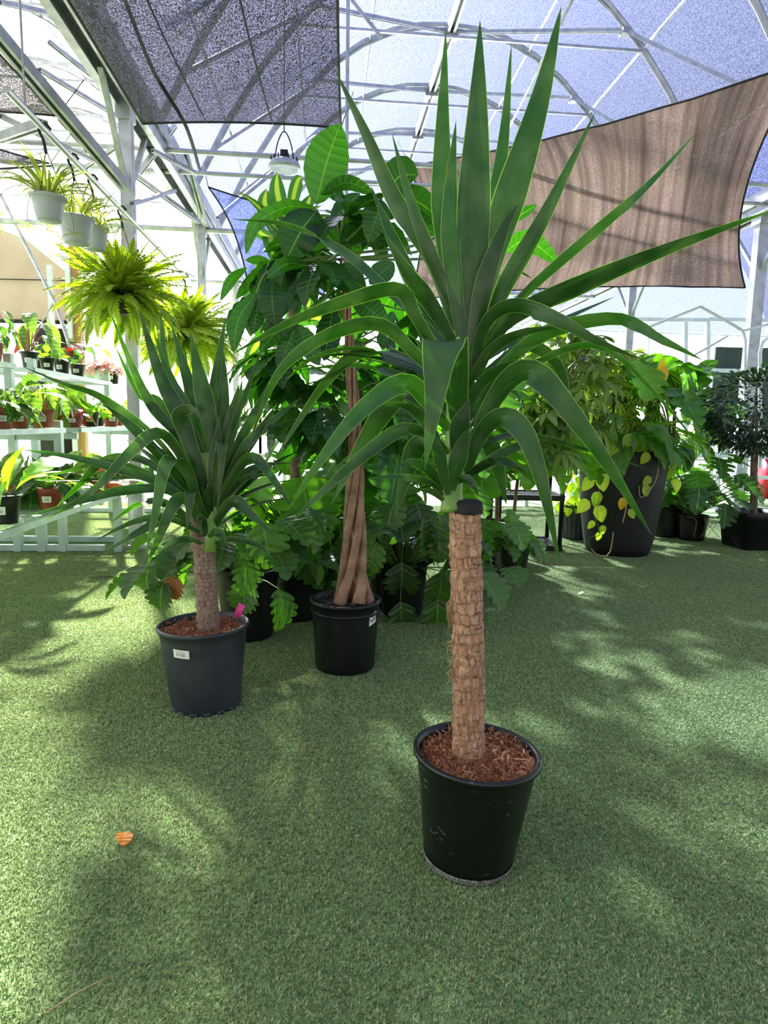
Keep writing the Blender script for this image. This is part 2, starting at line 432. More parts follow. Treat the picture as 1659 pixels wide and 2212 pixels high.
# long braces and struts seen above the benches
def strut(name, p, q, w=0.05, ch=True, round_=False):
    mb = MB()
    if round_: tube(mb, [p, q], w/2, 6)
    elif ch: channel(mb, p, q, w)
    else: beam(mb, p, q, w)
    return obj(name, mb, M['steel'], ceil)
strut('knee_brace', P(-60, 10, 3.6), P(274, 408, 5.2), 0.075)
strut('knee_brace', P(0, 300, 4.6), P(92, 268, 4.1), 0.06)
strut('knee_brace', P(440, 470, 8.3), P(400, 330, 7.4), 0.06)
strut('knee_brace', P(470, 470, 8.3), P(640, 330, 9.2), 0.05)
strut('knee_brace', P(430, 480, 8.3), P(290, 378, 7.2), 0.05)
strut('knee_brace', P(360, 60, 6.5), P(620, -120, 6.5), 0.06)
strut('knee_brace', P(300, 375, 6.66), P(380, 270, 6.66), 0.05)
for a in ((285, 440, 5.3, 378, 412, 7.2), (190, 320, 6.2, 120, 240, 6.2), (330, 325, 6.2, 420, 372, 6.66), (170, 372, 6.6, 250, 318, 6.2),
          (250, 60, 6, 0, 5, 5), (105, 90, 6, 250, 205, 6.5), (85, 150, 5.5, 250, 250, 6.5), (0, 250, 5.0, 250, 370, 6.6)):
    strut('roof_strut', P(*a[:3]), P(*a[3:]), 0.035)
for a in ((1240, -10, 5.0, 1100, 275, 7.6),): strut('roof_strut', P(*a[:3]), P(*a[3:]), 0.03, round_=True)
strut('crop_wire', P(752, -10, 6.0), P(748, 420, 6.0), 0.03, round_=True)
strut('crop_wire', P(760, 0, 6.0), P(823, 80, 6.0), 0.03, round_=True)
# hanging pipe for the baskets
HPX, HPZ = -1.535, 2.70
hp = MB(); tube(hp, [(HPX, 3.5, HPZ), (HPX, 8.7, HPZ)], 0.018, 8)
single('hanging_rail', hp, M['steel'], 'long steel pipe rail the hanging baskets hook onto', 'rail')
for y in (3.7, 5.6, 8.3): mb = MB(); tube(mb, [(HPX, y, HPZ), (HPX, y, GZ-0.06)], 0.006, 5); obj('rail_hanger', mb, M['steel'], bpy.data.objects['hanging_rail'])

# walls
def wallframe(name, pts, zt, xs, hor, mat_lo, mat_hi=None, split=None):
    """pts: two ends; glazing sheet with mullions and rails"""
    a, b = Vector(pts[0]), Vector(pts[1]); d = b - a; root = MB()
    def q(u, z): p = a + d*u; return (p.x, p.y, z)
    n_ = Vector((-d.y, d.x, 0)).normalized()*0.004
    def sheet(z0, z1):
        m_ = MB(); v = [Vector(q(u, z)) + n_*s_ for s_ in (-1, 1) for u, z in ((0,z0),(1,z0),(1,z1),(0,z1))]
        m_.add(v, [(0,1,2,3),(7,6,5,4),(0,4,5,1),(1,5,6,2),(2,6,7,3),(3,7,4,0)]); return m_
    w = struct(name, sheet(0, split or zt), mat_lo); WL[name] = Vector((0,0,0))
    if split: obj('upper_sheet', sheet(split, zt), mat_hi, w)
    for u in xs:
        m_ = MB(); beam(m_, q(u, 0), q(u, zt), 0.07, 0.07, d.normalized()); obj('mullion', m_, M['white'], w)
    for z in hor:
        m_ = MB(); beam(m_, q(0, z), q(1, z), 0.06, 0.06); obj('glazing_bar', m_, M['white'], w)
    return w
M['glaze'] = cloth('wall_poly_sheet', (214,226,240), (240,246,252), 0.72, (0.94, 0.97, 1.0), 3, (1,1,1), 0.85)
for bi, (a, b) in enumerate(zip(GX, GX[1:])):
    wallframe(['wall_far_left', 'wall_far', 'wall_far_right'][bi], ((a, YF, 0), (b, YF, 0)), GZ, [i/4 for i in range(5)], (GZ-0.05,), M['glaze'])
    mb = MB(); L_ = limb(a, b, YF, 24)
    mb.add([(p.x, YF, GZ) for p in L_] + [(p.x, YF, p.z+0.05) for p in L_], [(i, i+1, 26+i, 25+i) for i in range(24)])
    obj('gable_sheet', mb, M['poly'] if bi == 0 else M['fabric'], bpy.data.objects[['wall_far_left', 'wall_far', 'wall_far_right'][bi]])
wallframe('wall_left', ((GX[0], YB, 0), (GX[0], YF, 0)), GZ, [i/12 for i in range(13)], (0.9, 2.2, GZ-0.05), M['glaze'])
wallframe('wall_right', ((GX[3], YB, 0), (GX[3], YF, 0)), GZ, [i/5 for i in range(6)], (GZ-0.05,), M['glaze'])

# cross partition left: beige curtain on a timber frame
t_ = thing('roller_curtain', 'beige curtain panel with a rail across its lower edge, upper left beyond the benches', 'curtain', P(80, 900, 9.5))
mb = MB(); a0, a1, a2, a3 = P(-160, 690, 9.5), P(158, 697, 9.5), P(152, 590, 9.5), P(-160, 430, 9.5)
mid_ = P(60, 515, 9.5)
off = Vector((0, 0.03, 0)); pv = [a0, a1, a2, mid_, a3]
mb.add(pv + [p + off for p in pv], [(0,1,2,3,4), (9,8,7,6,5)] + [(i, (i+1) % 5, 5+(i+1) % 5, 5+i) for i in range(5)])
obj('panel', mb.mesh('panel', False), M['beige'], t_)
mb = MB(); tube(mb, [a3, mid_, a2], 0.03, 6); obj('top_rail', mb, M['white'], t_)
mb = MB(); beam(mb, a0, a1, 0.05); beam(mb, P(-160, 600, 9.47), P(155, 606, 9.47), 0.012); obj('bottom_rail', mb, M['matte'], t_)
mb = MB(); tube(mb, [P(0, 420, 9), P(122, 660, 9), P(155, 760, 9)], 0.025, 6)
tube(mb, [P(62, 745, 9), P(118, 650, 9)], 0.015, 5)
obj('diagonal_stay', mb, M['steel'], t_)
mb = MB(); q = P(176, 900, 9.4); box(mb, (q.x, q.y, 1.75), (0.12, 0.12, 3.5)); single('timber_post', mb, M['wood'], 'brown timber post behind the hanging fern at the left', 'post')
mb = MB(); q = P(122, 900, 9.2); box(mb, (q.x, q.y, 1.6), (0.06, 0.06, 3.2)); q = P(160, 900, 9.3); box(mb, (q.x, q.y, 1.6), (0.06, 0.06, 3.2)); single('frame_uprights', mb, M['white'], 'pair of thin pale uprights in front of the beige curtain', 'frame')
mb = MB(); q = P(128, 718, 12); q = P(128, 900, 9.6); box(mb, (q.x, q.y, 1.2), (0.45, 0.3, 2.4)); single('dark_cabinet', mb, M['matte'], 'tall dark cabinet seen below the beige curtain', 'cabinet')
# right: dark green panel, white panel frame
t_ = thing('green_panel', 'dark green wall panel with pale frame behind the right steel post', 'panel', P(1600, 940, 12))
mb = MB(); a0, a1 = P(1536, 860, 12), P(1760, 860, 12); a0.z = a1.z = 1.9; beam(mb, a0, a1, 0.05, 1.5); obj('panel', mb.mesh('panel', False), M['darkgreen'], t_)
mb = MB()
for p_, q_ in (((1528, 690), (1528, 930)), ((1528, 690), (1760, 695)), ((1528, 800), (1760, 805)), ((1480, 690), (1480, 930)), ((1300, 690), (1528, 692))):
    beam(mb, P(*p_, 11.95), P(*q_, 11.95), 0.07)
obj('frame', mb, M['white'], t_)
def bent(name, pts, h, r, label, cat='pipe frame'):
    mb = MB(); tube(mb, spline([P(x, y, h) for x, y in pts], 14), r, 7); return single(name, mb, M['white'], label, cat)
mb = MB()
tube(mb, [P(1402, 706, 7.4), P(1513, 662, 7.4), P(1590, 705, 7.4), P(1605, 715, 7.4), P(1610, 735, 7.4), P(1608, 1010, 7.4)], 0.017, 7)
tube(mb, [P(1495, 770, 7.4), P(1572, 726, 7.4)], 0.014, 6); tube(mb, [P(1600, 716, 7.4), P(1700, 690, 7.4)], 0.014, 6)
single('pipe_frame', mb, M['white'], 'bent white pipe frame with a peaked top beside the right steel post', 'frame')
mb = MB(); tube(mb, [P(1642, 1010, 7.4), P(1642, 760, 7.4), P(1648, 738, 7.4), P(1665, 725, 7.4), P(1760, 720, 7.4)], 0.02, 7)
single('pipe_frame', mb, M['white'], 'rounded white pipe frame at the right edge above the clipped tree', 'frame')
mb = MB(); q = F(1650, 1075); box(mb, (q.x+0.2, q.y, 0.36), (0.5, 0.4, 0.72)); single('red_bin', mb, M['red'], 'red plastic bin partly hidden behind the right-hand ficus trunk', 'bin')

# ---------------------------------------------------------------- shade sails
def sail(c, nx, ny, sag, mat, name, label, seams=True, sagv=Vector((0,0,-1)), edge=0.0, folds=0):
    """c: four corners a b (near) d c (far) with edges pulled in like stretched cloth"""
    a, b_, c_, d = [Vector(x) for x in c]
    def S_(u, v):
        e = edge
        uu = u + e*(0.5-u)*2*(4*v*(1-v))*0.5; vv = v + e*(0.5-v)*2*(4*u*(1-u))*0.5
        p = (a.lerp(b_, uu)).lerp(d.lerp(c_, uu), vv)
        p = p + sagv*sag*(4*u*(1-u))*(4*v*(1-v))
        if folds: p = p + Vector((0,-1,0))*math.sin(u*folds + 2*v)*0.02*(1-v*0.3)
        return p
    t_ = thing(name, label, 'shade cloth', S_(0.5, 0.5))
    mb = MB(); vs = [S_(i/nx, j/ny) for j in range(ny+1) for i in range(nx+1)]
    mb.add(vs, [(j*(nx+1)+i, j*(nx+1)+i+1, (j+1)*(nx+1)+i+1, (j+1)*(nx+1)+i) for j in range(ny) for i in range(nx)],
           [(i/nx, j/ny) for j in range(ny+1) for i in range(nx+1)])
    cl_ = obj('cloth', mb, mat, t_)
    mb = MB(); n = 16
    for f_ in (lambda s: S_(s, 0), lambda s: S_(s, 1), lambda s: S_(0, s), lambda s: S_(1, s)): tube(mb, [f_(i/n) for i in range(n+1)], 0.009, 5)
    obj('hem', mb, M['seam'], cl_)
    if seams:
        mb = MB()
        for u in (0.33, 0.66): tube(mb, [S_(u, i/n) - Vector((0,0,0.004)) for i in range(n+1)], 0.006, 4)
        obj('seam', mb, M['seam'], cl_)
    for u, v, w in ((0, 1, Vector((-0.12, 0.35, 0.4))), (1, 1, Vector((0.1, 0.3, 0.4)))): mb = MB(); tube(mb, [S_(u, v), S_(u, v) + w], 0.004, 4); obj('tie_rope', mb, M['seam'], t_)
    return t_
SZ = CAM_H + 2.22
sail([(-1.44, 1.6, SZ), (0.02, 1.6, SZ), (0.10, 5.28, SZ), (-1.40, 5.42, SZ)], 24, 40, 0.12, M['dark_net'], 'shade_sail', 'dark grey rectangular shade net overhead, upper left centre', edge=0.03)
sail([(-4.7, 1.6, SZ), (-2.0, 1.6, SZ), (-2.0, 5.37, SZ), (-4.7, 5.5, SZ)], 16, 24, 0.1, M['dark_net'], 'shade_sail', 'dark shade net at the upper left edge above the grey baskets', edge=0.03)
sail([P(880, 650, 8.6), P(1608, 622, 6.6), P(1745, 130, 4.9), P(885, 357, 8.2)], 44, 30, 0.25, M['brown_net'], 'shade_sail', 'large brown shade cloth hanging like a curtain at the upper right', seams=False, sagv=Vector((0.3,-1,0)), edge=0.10, folds=34)
sail([P(533, 600, 7.6), P(700, 640, 8.2), P(740, 470, 8.8), P(450, 404, 7.4)], 12, 12, 0.1, M['fabric'], 'shade_sail', 'small pale blue shade cloth with a dark hem left of the tall tree', seams=False, edge=0.12)
sail([P(-120, 372, 5.4), P(110, 358, 6.5), P(108, 354, 6.7), P(-120, 290, 6.4)], 8, 8, 0.05, M['dark_net'], 'shade_sail', 'narrow dark shade cloth corner tied off above the spider plants', seams=False)
mb = MB(); tube(mb, spline([P(262, -20, 4.2), P(330, 150, 4.5), P(390, 250, 4.8), P(412, 300, 5.2), P(431, 366, 6.2)], 16), 0.014, 6)
single('black_strap', mb, M['seam'], 'black strap running under the big dark net down to the tie pipe', 'strap')

# high bay lamp
c = P(614, 357, 6.5); t_ = thing('round_lamp', 'round grey high-bay lamp hung from a chain, left of the tall upright leaf', 'lamp', c)
mb = MB(); lathe(mb, [(0.01, 0.05), (0.08, 0.05), (0.14, 0.02), (0.15, -0.01), (0.15, -0.03), (0.13, -0.04), (0.0, -0.035)], 28, Matrix.Translation(c)); hs_ = obj('housing', mb, M['steel'], t_)
mb = MB()
for k in range(16): a = 2*PI*k/16; box(mb, (c.x + 0.125*math.cos(a), c.y + 0.125*math.sin(a), c.z + 0.04), (0.01, 0.01, 0.05))
obj('cooling_fins', mb, M['matte'], hs_)
mb = MB(); tube(mb, spline([c + Vector((-0.09, 0, 0.04)), c + Vector((-0.06, 0, 0.2)), c + Vector((0, 0, 0.3)), c + Vector((0.06, 0, 0.2)), c + Vector((0.09, 0, 0.04))], 12), 0.006, 5)
tube(mb, [c + Vector((0, 0, 0.3)), c + Vector((0, 0, 1.6))], 0.005, 4); box(mb, c + Vector((0, 0, 0.09)), (0.07, 0.06, 0.08)); obj('bracket_and_chain', mb, M['matte'], t_)
# ================================================================ leaf shapes
def blade(n, m, wf, droop=0.0, fold=0.0, rip=0.0, sweep=0.0, ripn=5, zc=0.0):
    """unit leaf along +Y, face up +Z; wf(t) is the half width"""
    vs = []; uv = []; fs = []
    for j in range(n+1):
        t_ = j/n; w = wf(t_)
        for i in range(m+1):
            s_ = -1 + 2*i/m
            z = -droop*t_*t_ + fold*abs(s_)*w + rip*math.sin(t_*ripn*2*PI + (s_ > 0)*1.1)*abs(s_)**2 + zc*math.sin(PI*t_)
            vs.append((s_*w, t_*(1 - 0.25*droop*t_) + sweep*abs(s_)*w, z)); uv.append((0.5 + s_/2, t_))
    for j in range(n):
        for i in range(m):
            a = j*(m+1)+i; fs.append((a, a+1, a+m+2, a+m+1))
    mb = MB(); mb.add(vs, fs, uv); return mb
def ov(W, peak=0.45, tip=1.0):     # ovate, pointed
    def f(t):
        if t < peak: return W*math.sin(PI/2*t/peak)**0.75 + 0.004
        return W*max(0.0, math.cos(PI/2*(t-peak)/(1-peak)))**tip + 0.001
    return f
def heart(W):
    return lambda t: (W*(0.62 + 0.38*math.sin(PI*min(1, t/0.5)*0.5)) if t < 0.3 else W*max(0, math.cos(PI/2*(t-0.3)/0.7))**0.8) + 0.001 if t > 0.0 else W*0.25
def lobed(W, k, depth, base=0.3):
    def f(t):
        env = W*(math.sin(PI*min(1, (t+0.12)/1.12)**0.75)**0.8)
        lob = abs(math.sin(PI*k*t))**0.6
        return env*(1-depth + depth*lob) + 0.002
    return f
def cached(fn, n, seed):
    random.seed(seed); return [fn() for _ in range(n)]
def palm(k, f, spread, dr, sc=(0.8, 1.0)):
    mb = MB()
    for i in range(k):
        a = -spread/2 + spread*i/(k-1) + rnd(-0.12, 0.12)
        b_ = f(); s_ = rnd(*sc)*(0.75 + 0.25*math.cos(a*0.8))
        mb.merge(b_, Matrix.Rotation(-a, 4, 'Z') @ Matrix.Rotation(-dr*rnd(0.6, 1.3), 4, 'X') @ Matrix.Diagonal((s_, s_, s_, 1)))
    return mb
OVATE = [x.mesh('leaf') for x in cached(lambda: blade(9, 4, ov(rnd(0.2, 0.26)), rnd(0.1, 0.5), rnd(0.1, 0.35), 0.015), 4, 1)]
BIGOV = [x.mesh('leaf') for x in cached(lambda: blade(16, 6, ov(rnd(0.19, 0.24), 0.55), rnd(0.15, 0.6), rnd(0.1, 0.3), 0.02, ripn=6), 4, 2)]
LANCE = [x.mesh('leaf') for x in cached(lambda: blade(10, 4, ov(rnd(0.11, 0.14)), rnd(0.2, 0.8), rnd(0.2, 0.4), 0.01), 4, 3)]
HEART = [x.mesh('leaf') for x in cached(lambda: blade(10, 4, heart(rnd(0.36, 0.42)), rnd(0.1, 0.5), rnd(0.05, 0.25), 0.01), 4, 4)]
ROUND = [x.mesh('leaf') for x in cached(lambda: blade(10, 6, ov(rnd(0.38, 0.44), 0.42, 0.7), rnd(0.1, 0.35), rnd(0.1, 0.2), 0.03, ripn=3), 3, 5)]
XANA = [x.mesh('leaf') for x in cached(lambda: blade(44, 4, lobed(rnd(0.40, 0.50), 5.0, 0.42), rnd(0.2, 0.6), rnd(0.05, 0.3), 0.02, 0.42), 4, 6)]
SELL = [x.mesh('leaf') for x in cached(lambda: blade(40, 4, lobed(rnd(0.46, 0.52), 4.5, 0.72), rnd(0.2, 0.5), rnd(0.05, 0.3), 0.02, 0.35), 4, 7)]
MONS = [x.mesh('leaf') for x in cached(lambda: blade(40, 4, lobed(rnd(0.48, 0.56), 4.0, 0.5), rnd(0.1, 0.5), rnd(0.05, 0.2), 0.02, 0.2), 4, 8)]
SCHEF = [x.mesh('leaf') for x in cached(lambda: palm(7, lambda: blade(6, 2, ov(0.13, 0.6), 0.25, 0.25), 4.6, 0.35), 4, 9)]
STRAPL = [x.mesh('leaf') for x in cached(lambda: blade(16, 2, lambda t: 0.045*(1-t**3)+0.002, rnd(0.4, 1.2), 0.5), 4, 10)]
def frond():
    mb = MB(); dr = rnd(0.35, 1.1); n = 30
    def c_(t_): return Vector((0.03*math.sin(4*t_), math.sin(t_*dr*1.3)/(dr*1.3), 0.25*t_ - dr*0.55*t_*t_))
    for j in range(n):
        t_ = (j+0.6)/n; p = c_(t_); T = (c_(t_+0.02) - p).normalized()
        l = 0.088*(math.sin(PI*min(1, t_*0.93+0.07))**0.6); w = 0.5/n*1.5
        X = Vector((1,0,0)); U = X.cross(T)
        for s_ in (-1, 1):
            e = p + X*s_*l + T*l*0.35 - U*l*rnd(-0.1, 0.35); mid = p.lerp(e, 0.5)
            mb.add([p - T*w*0.55, mid - T*w*0.6, e, mid + T*w*0.6, p + T*w*0.55], [(0,1,3,4), (1,2,3)], [(0.5, t_), (0.5, t_), (0.9, t_), (0.5, t_), (0.5, t_)])
    tube(mb, [c_(i/8) for i in range(9)], 0.006, 3)
    return mb
FROND = [x.mesh('frond') for x in cached(frond, 6, 11)]

LM = {}
LM['yucca'] = leafmat('yucca_leaf', (20,44,20), (40,78,28), (150,200,60), 0.40, 0.30, edge=(150,175,100), streak=14, dust=0.10)
LM['money'] = leafmat('money_tree_leaf', (26,58,22), (58,104,32), (150,200,70), 0.42, 0.36, mid=(100,130,64), veins=10, vein_c=(30,56,28), vs=0.5)
LM['dracaena'] = leafmat('corn_plant_leaf', (34,74,34), (56,100,44), None, 0.38, 0.35, centre=(150,165,70), centre_w=0.38, streak=8)
LM['xanadu'] = leafmat('lobed_philodendron_leaf', (40,70,32), (92,126,60), (140,190,70), 0.38, 0.42, mid=(130,150,92), veins=7, vein_c=(46,74,38))
LM['monstera'] = leafmat('split_leaf', (34,84,24), (96,150,34), None, 0.45, 0.35, mid=(110,150,70), veins=6, vein_c=(70,120,50))
LM['schef'] = leafmat('umbrella_leaf', (50,84,38), (128,150,60), None, 0.4, 0.35, mid=(150,165,90))
LM['schefv'] = leafmat('variegated_umbrella_leaf', (70,104,46), (120,146,60), None, 0.4, 0.35, margin=(206,202,90))
LM['lily'] = leafmat('peace_lily_leaf', (44,92,30), (98,146,48), None, 0.42, 0.32, mid=(130,165,80), veins=9, vein_c=(90,130,60))
LM['lime'] = leafmat('lime_vine_leaf', (130,160,40), (196,206,70), (200,220,120), 0.45, 0.4, mid=(210,220,120))
LM['yellowleaf'] = leafmat('yellow_leaf', (190,170,40), (220,190,50), (230,200,120), 0.4, 0.5)
LM['ficus'] = leafmat('ficus_leaf', (28,44,34), (62,84,58), (110,140,80), 0.2, 0.35)
LM['fern'] = leafmat('fern_frond', (112,130,36), (168,178,72), (210,230,110), 0.36, 0.5)
LM['spider'] = leafmat('spider_plant_leaf', (88,112,44), (128,144,64), None, 0.25, 0.45, centre=(176,178,116), centre_w=0.4)
LM['dark'] = leafmat('dark_green_leaf', (30,62,34), (62,98,52), None, 0.35, 0.3, mid=(120,150,100), veins=6, vein_c=(92,126,82))
LM['bright'] = leafmat('bright_green_leaf', (60,110,30), (120,160,50), None, 0.45, 0.35, mid=(150,180,90), veins=5)
LM['veined'] = leafmat('black_veined_leaf', (70,104,50), (104,132,58), None, 0.45, 0.4, mid=(20,34,22), veins=6, vein_c=(18,32,22))
LM['calathea'] = leafmat('striped_prayer_leaf', (40,70,36), (92,124,60), None, 0.35, 0.35, veins=7, vein_c=(186,200,170))
LM['pink'] = leafmat('pink_nerve_leaf', (206,158,162), (248,234,230), (255,240,240), 0.08, 0.5, mid=(220,120,140))
LM['redleaf'] = leafmat('dark_red_leaf', (100,24,34), (150,36,50), (230,90,90), 0.3, 0.35)
LM['snake'] = leafmat('snake_plant_leaf', (60,90,60), (90,120,80), None, 0.15, 0.4, margin=(190,190,90), veins=8, vein_c=(50,76,54))
LM['dry'] = leafmat('dry_leaf', (120,74,44), (158,100,62), (230,180,120), 0.1, 0.7)
LM['orange'] = leafmat('orange_leaf', (206,120,30), (228,150,50), (240,180,80), 0.3, 0.45, mid=(240,190,110), veins=5, vein_c=(190,100,30))

# soil
def soilmat(name, a, b_, c_, sc):
    m, t, b, o = newmat(name)
    f = noise_(t, sc, 6, rough=0.75); g = noise_(t, sc*0.25, 3)
    col = ramp(t, f, [(0.30, sm(a)), (0.5, sm(b_)), (0.68, sm(c_))])
    col = mixc(t, ramp(t, g, [(0.4, (0,0,0)), (0.7, (0.5,)*3)]), col, sm(a))
    t.links.new(col, b.inputs['Base Color']); b.inputs['Roughness'].default_value = 0.95; bump(t, b, f, 0.8, 0.01); return m
M['soil_red'] = soilmat('reddish_coir_soil', (84,46,26), (164,102,66), (214,162,122), 60)
M['soil_dark'] = soilmat('dark_potting_soil', (26,16,12), (60,40,28), (190,176,160), 90)
def soil(parent, c, r, mat, chips=0, amp=0.006, name='soil'):
    mb = MB(); n, k = 10, 36; vs = [(0,0,0)]; c = Vector(c)
    for i in range(1, n+1):
        for j in range(k):
            a = 2*PI*j/k; q = r*i/n; p = Vector((q*math.cos(a), q*math.sin(a), 0))
            p.z = amp*3*noise.noise((p + c)*22) + amp*2*noise.noise((p + c)*60) - amp*(i == n); vs.append(p)
    fs = [(0, 1+j, 1+(j+1) % k) for j in range(k)]
    for i in range(n-1):
        for j in range(k):
            a, b_ = 1+i*k+j, 1+i*k+(j+1) % k; fs.append((a, a+k, b_+k, b_))
    mb.add([Vector(v) + c for v in vs], fs)
    s_ = obj(name, mb, mat, parent)
    if chips:
        mb = MB()
        for i in range(chips):
            a, q = rnd(0, 2*PI), r*0.97*math.sqrt(rnd(0, 1)); d = rnd(0.002, 0.008)
            M_ = Matrix.Translation(c + Vector((q*math.cos(a), q*math.sin(a), amp*rnd(0.2, 2.6)))) @ Euler((rnd(0,6), rnd(0,6), rnd(0,6))).to_matrix().to_4x4()
            box(mb, (0,0,0), (d*rnd(0.6, 2.4), d, d*rnd(0.3, 0.8)), M_)
        obj('soil_crumbs', mb.mesh('soil_crumbs', False), mat, parent, kind='stuff')
    return s_
def potprof(rt, rb, h, lip=0.012, wall=0.004):
    return [(rt-wall-0.006, h*0.80), (rt-wall-0.002, h-0.004), (rt+lip*0.3, h), (rt+lip*0.8, h-0.004), (rt+lip*0.75, h-0.014), (rt+0.001, h-0.018),
            (rt-(rt-rb)*0.12, h*0.86), (rt-(rt-rb)*0.5, h*0.5), (rt-(rt-rb)*0.9, h*0.1), (rb, h*0.03), (rb*0.97, 0.0), (0.001, 0.002)]
def pot(parent, base, rt, rb, h, mat, n=44, sq=0, rot=0, tilt=None, rib=0, ribn=0, name='pot', notch=0, prof=None):
    mb = MB(); Mx = Matrix.Translation(base) @ (tilt or Matrix.Identity(4)) @ Matrix.Rotation(rot, 4, 'Z')
    lathe(mb, prof or potprof(rt, rb, h), n, Mx, sq, rib, ribn)
    if notch:   # drainage feet cut into the bottom edge
        for k in range(notch):
            a = 2*PI*(k+0.5)/notch; box(mb, (rb*0.965, 0, 0.004), (0.016, 0.030, 0.014), Mx @ Matrix.Rotation(a, 4, 'Z'))
    return obj(name, mb, mat, parent)
# sticker wrapped on a pot wall with printed bars
def labelmat(name, bars=True):
    m, t, b, o = newmat(name); u = N(t, 'ShaderNodeUVMap'); s_ = N(t, 'ShaderNodeSeparateXYZ'); t.links.new(u.outputs[0], s_.inputs[0])
    n1 = N(t, 'ShaderNodeTexNoise'); n1.noise_dimensions = '1D'; n1.inputs['Scale'].default_value = 34; n1.inputs['Detail'].default_value = 0
    t.links.new(s_.outputs[0], n1.inputs['W'])
    bar = math_(t, 'GREATER_THAN', n1.outputs[0], 0.5)
    def inside(v, a, b_): return math_(t, 'MULTIPLY', math_(t, 'GREATER_THAN', v, a), math_(t, 'LESS_THAN', v, b_))
    zone = math_(t, 'MULTIPLY', inside(s_.outputs[0], 0.2, 0.78), inside(s_.outputs[1], 0.2, 0.58))
    n2 = N(t, 'ShaderNodeTexNoise'); n2.noise_dimensions = '1D'; n2.inputs['Scale'].default_value = 90; n2.inputs['Detail'].default_value = 0
    t.links.new(s_.outputs[0], n2.inputs['W'])
    txt = math_(t, 'MULTIPLY', math_(t, 'MULTIPLY', inside(s_.outputs[0], 0.2, 0.78), math_(t, 'ADD', inside(s_.outputs[1], 0.64, 0.71), inside(s_.outputs[1], 0.78, 0.84))), math_(t, 'GREATER_THAN', n2.outputs[0], 0.47))
    ink = math_(t, 'MINIMUM', math_(t, 'ADD', math_(t, 'MULTIPLY', bar, zone), txt), 1.0)
    t.links.new(mixc(t, math_(t, 'MULTIPLY', ink, 0.85), sm((226,226,224)), sm((40,40,42))), b.inputs['Base Color']); b.inputs['Roughness'].default_value = 0.4
    return m
M['label'] = labelmat('barcode_sticker')
def sticker(parent, base, rt, rb, h, ang, z0, z1, da, skew=0, mat=None, name='barcode_label', **kw):
    """curved patch standing just proud of the wall of a round pot; ang is the bearing of its centre"""
    mb = MB(); k = 8; vs = []; uv = []
    for lay in (0.0012, 0.0004):
        for j, z in enumerate((z0, z1)):
            for i in range(k+1):
                a = ang + da*(i/k - 0.5); zz = z + skew*(i/k-0.5); r_ = rb + (rt-rb)*(zz/h) + lay
                vs.append((base[0] + r_*math.cos(a), base[1] + r_*math.sin(a), base[2] + zz)); uv.append((i/k, j))
    fs = [(i, i+1, k+2+i, k+1+i) for i in range(k)] + [(2*(k+1)+i, 2*(k+1)+k+1+i, 2*(k+1)+k+2+i, 2*(k+1)+i+1) for i in range(k)]
    mb.add(vs, fs, uv)
    return obj(name, mb, mat or M['label'], parent, **kw)

# ================================================================ placing leaves
def frame(p, d, up, s_, roll=0.0):
    Y = Vector(d).normalized(); Z = Vector(up) - Y*Vector(up).dot(Y)
    if Z.length < 1e-3: Z = Vector((1,0,0)) - Y*Y.x
    Z.normalize(); X = Y.cross(Z)
    m = Matrix((X, Y, Z)).transposed().to_4x4()
    sx = s_ if not isinstance(s_, tuple) else s_
    sc_ = Matrix.Diagonal((*(sx if isinstance(sx, tuple) else (sx,)*3), 1))
    return Matrix.Translation(p) @ m @ Matrix.Rotation(roll, 4, 'Y') @ sc_
def leafobj(parent, me, mat, Mw, name='leaf'):
    if not me.materials or me.materials[0] != mat:
        key = me.name + '|' + mat.name
        if key not in LC: c = me.copy(); c.materials.clear(); c.materials.append(mat); LC[key] = c
        me = LC[key]
    o = bpy.data.objects.new(name, me); COL.objects.link(o); o.parent = parent
    o.matrix_local = Matrix.Translation(-WL[parent.name]) @ Mw; return o
LC = {}
def rosette(parent, c, n, meshes, mat, size, pet, el, stem='stem', r0=0.02, r=0.003, pitch=(-0.9, -0.1), az=None, name='leaf', joined=False, mats=None, stemname='leaf_stems'):
    """leaves on their own stalks rising from one crown"""
    st = MB(); jn = MB(); c = Vector(c)
    for i in range(n):
        a = (i*2.39996 + rnd(-0.4, 0.4)) if az is None else rnd(*az)
        e = rnd(*el); h_ = Vector((math.cos(a), math.sin(a), 0)); L_ = rnd(*pet)
        p0 = c + h_*r0*rnd(0.2, 1.0)
        d0 = h_*math.cos(e) + Vector((0,0,math.sin(e)))
        p1 = p0 + d0*L_*0.55; p2 = p1 + (h_*math.cos(e*0.75) + Vector((0,0,math.sin(e*0.75)-0.08)))*L_*0.45
        tube(st, [p0, p1, p2], [r, r*0.8, r*0.6], 4, False)
        q = rnd(*pitch); d = h_*math.cos(q) + Vector((0,0,math.sin(q))); d = d + Vector((rnd(-.3,.3), rnd(-.3,.3), rnd(-.1,.1)))
        up = -h_*math.sin(q)*0.8 + Vector((rnd(-.25,.25), rnd(-.25,.25), 1.0))
        s_ = rnd(*size); me = random.choice(meshes); Mw = frame(p2, d, up, s_, rnd(-0.3, 0.3))
        mt = random.choice(mats) if mats else mat
        if joined:
            src = MBC.setdefault(me.name, None)
            if src is None:
                src = ([tuple(v.co) for v in me.vertices], [tuple(f.vertices) for f in me.polygons], None); uvs = [(0.5, 0.5)]*len(me.vertices)
                for lp in me.loops: uvs[lp.vertex_index] = tuple(me.uv_layers[0].data[lp.index].uv)
                MBC[me.name] = src = (src[0], src[1], uvs)
            jn.add(src[0], src[1], src[2], Mw)
        else: leafobj(parent, me, mt, Mw, name)
    if joined: obj('foliage', jn, mat, parent, kind='stuff')
    if L_ > 0.015: obj(stemname, st, M[stem], parent, kind='stuff')
MBC = {}
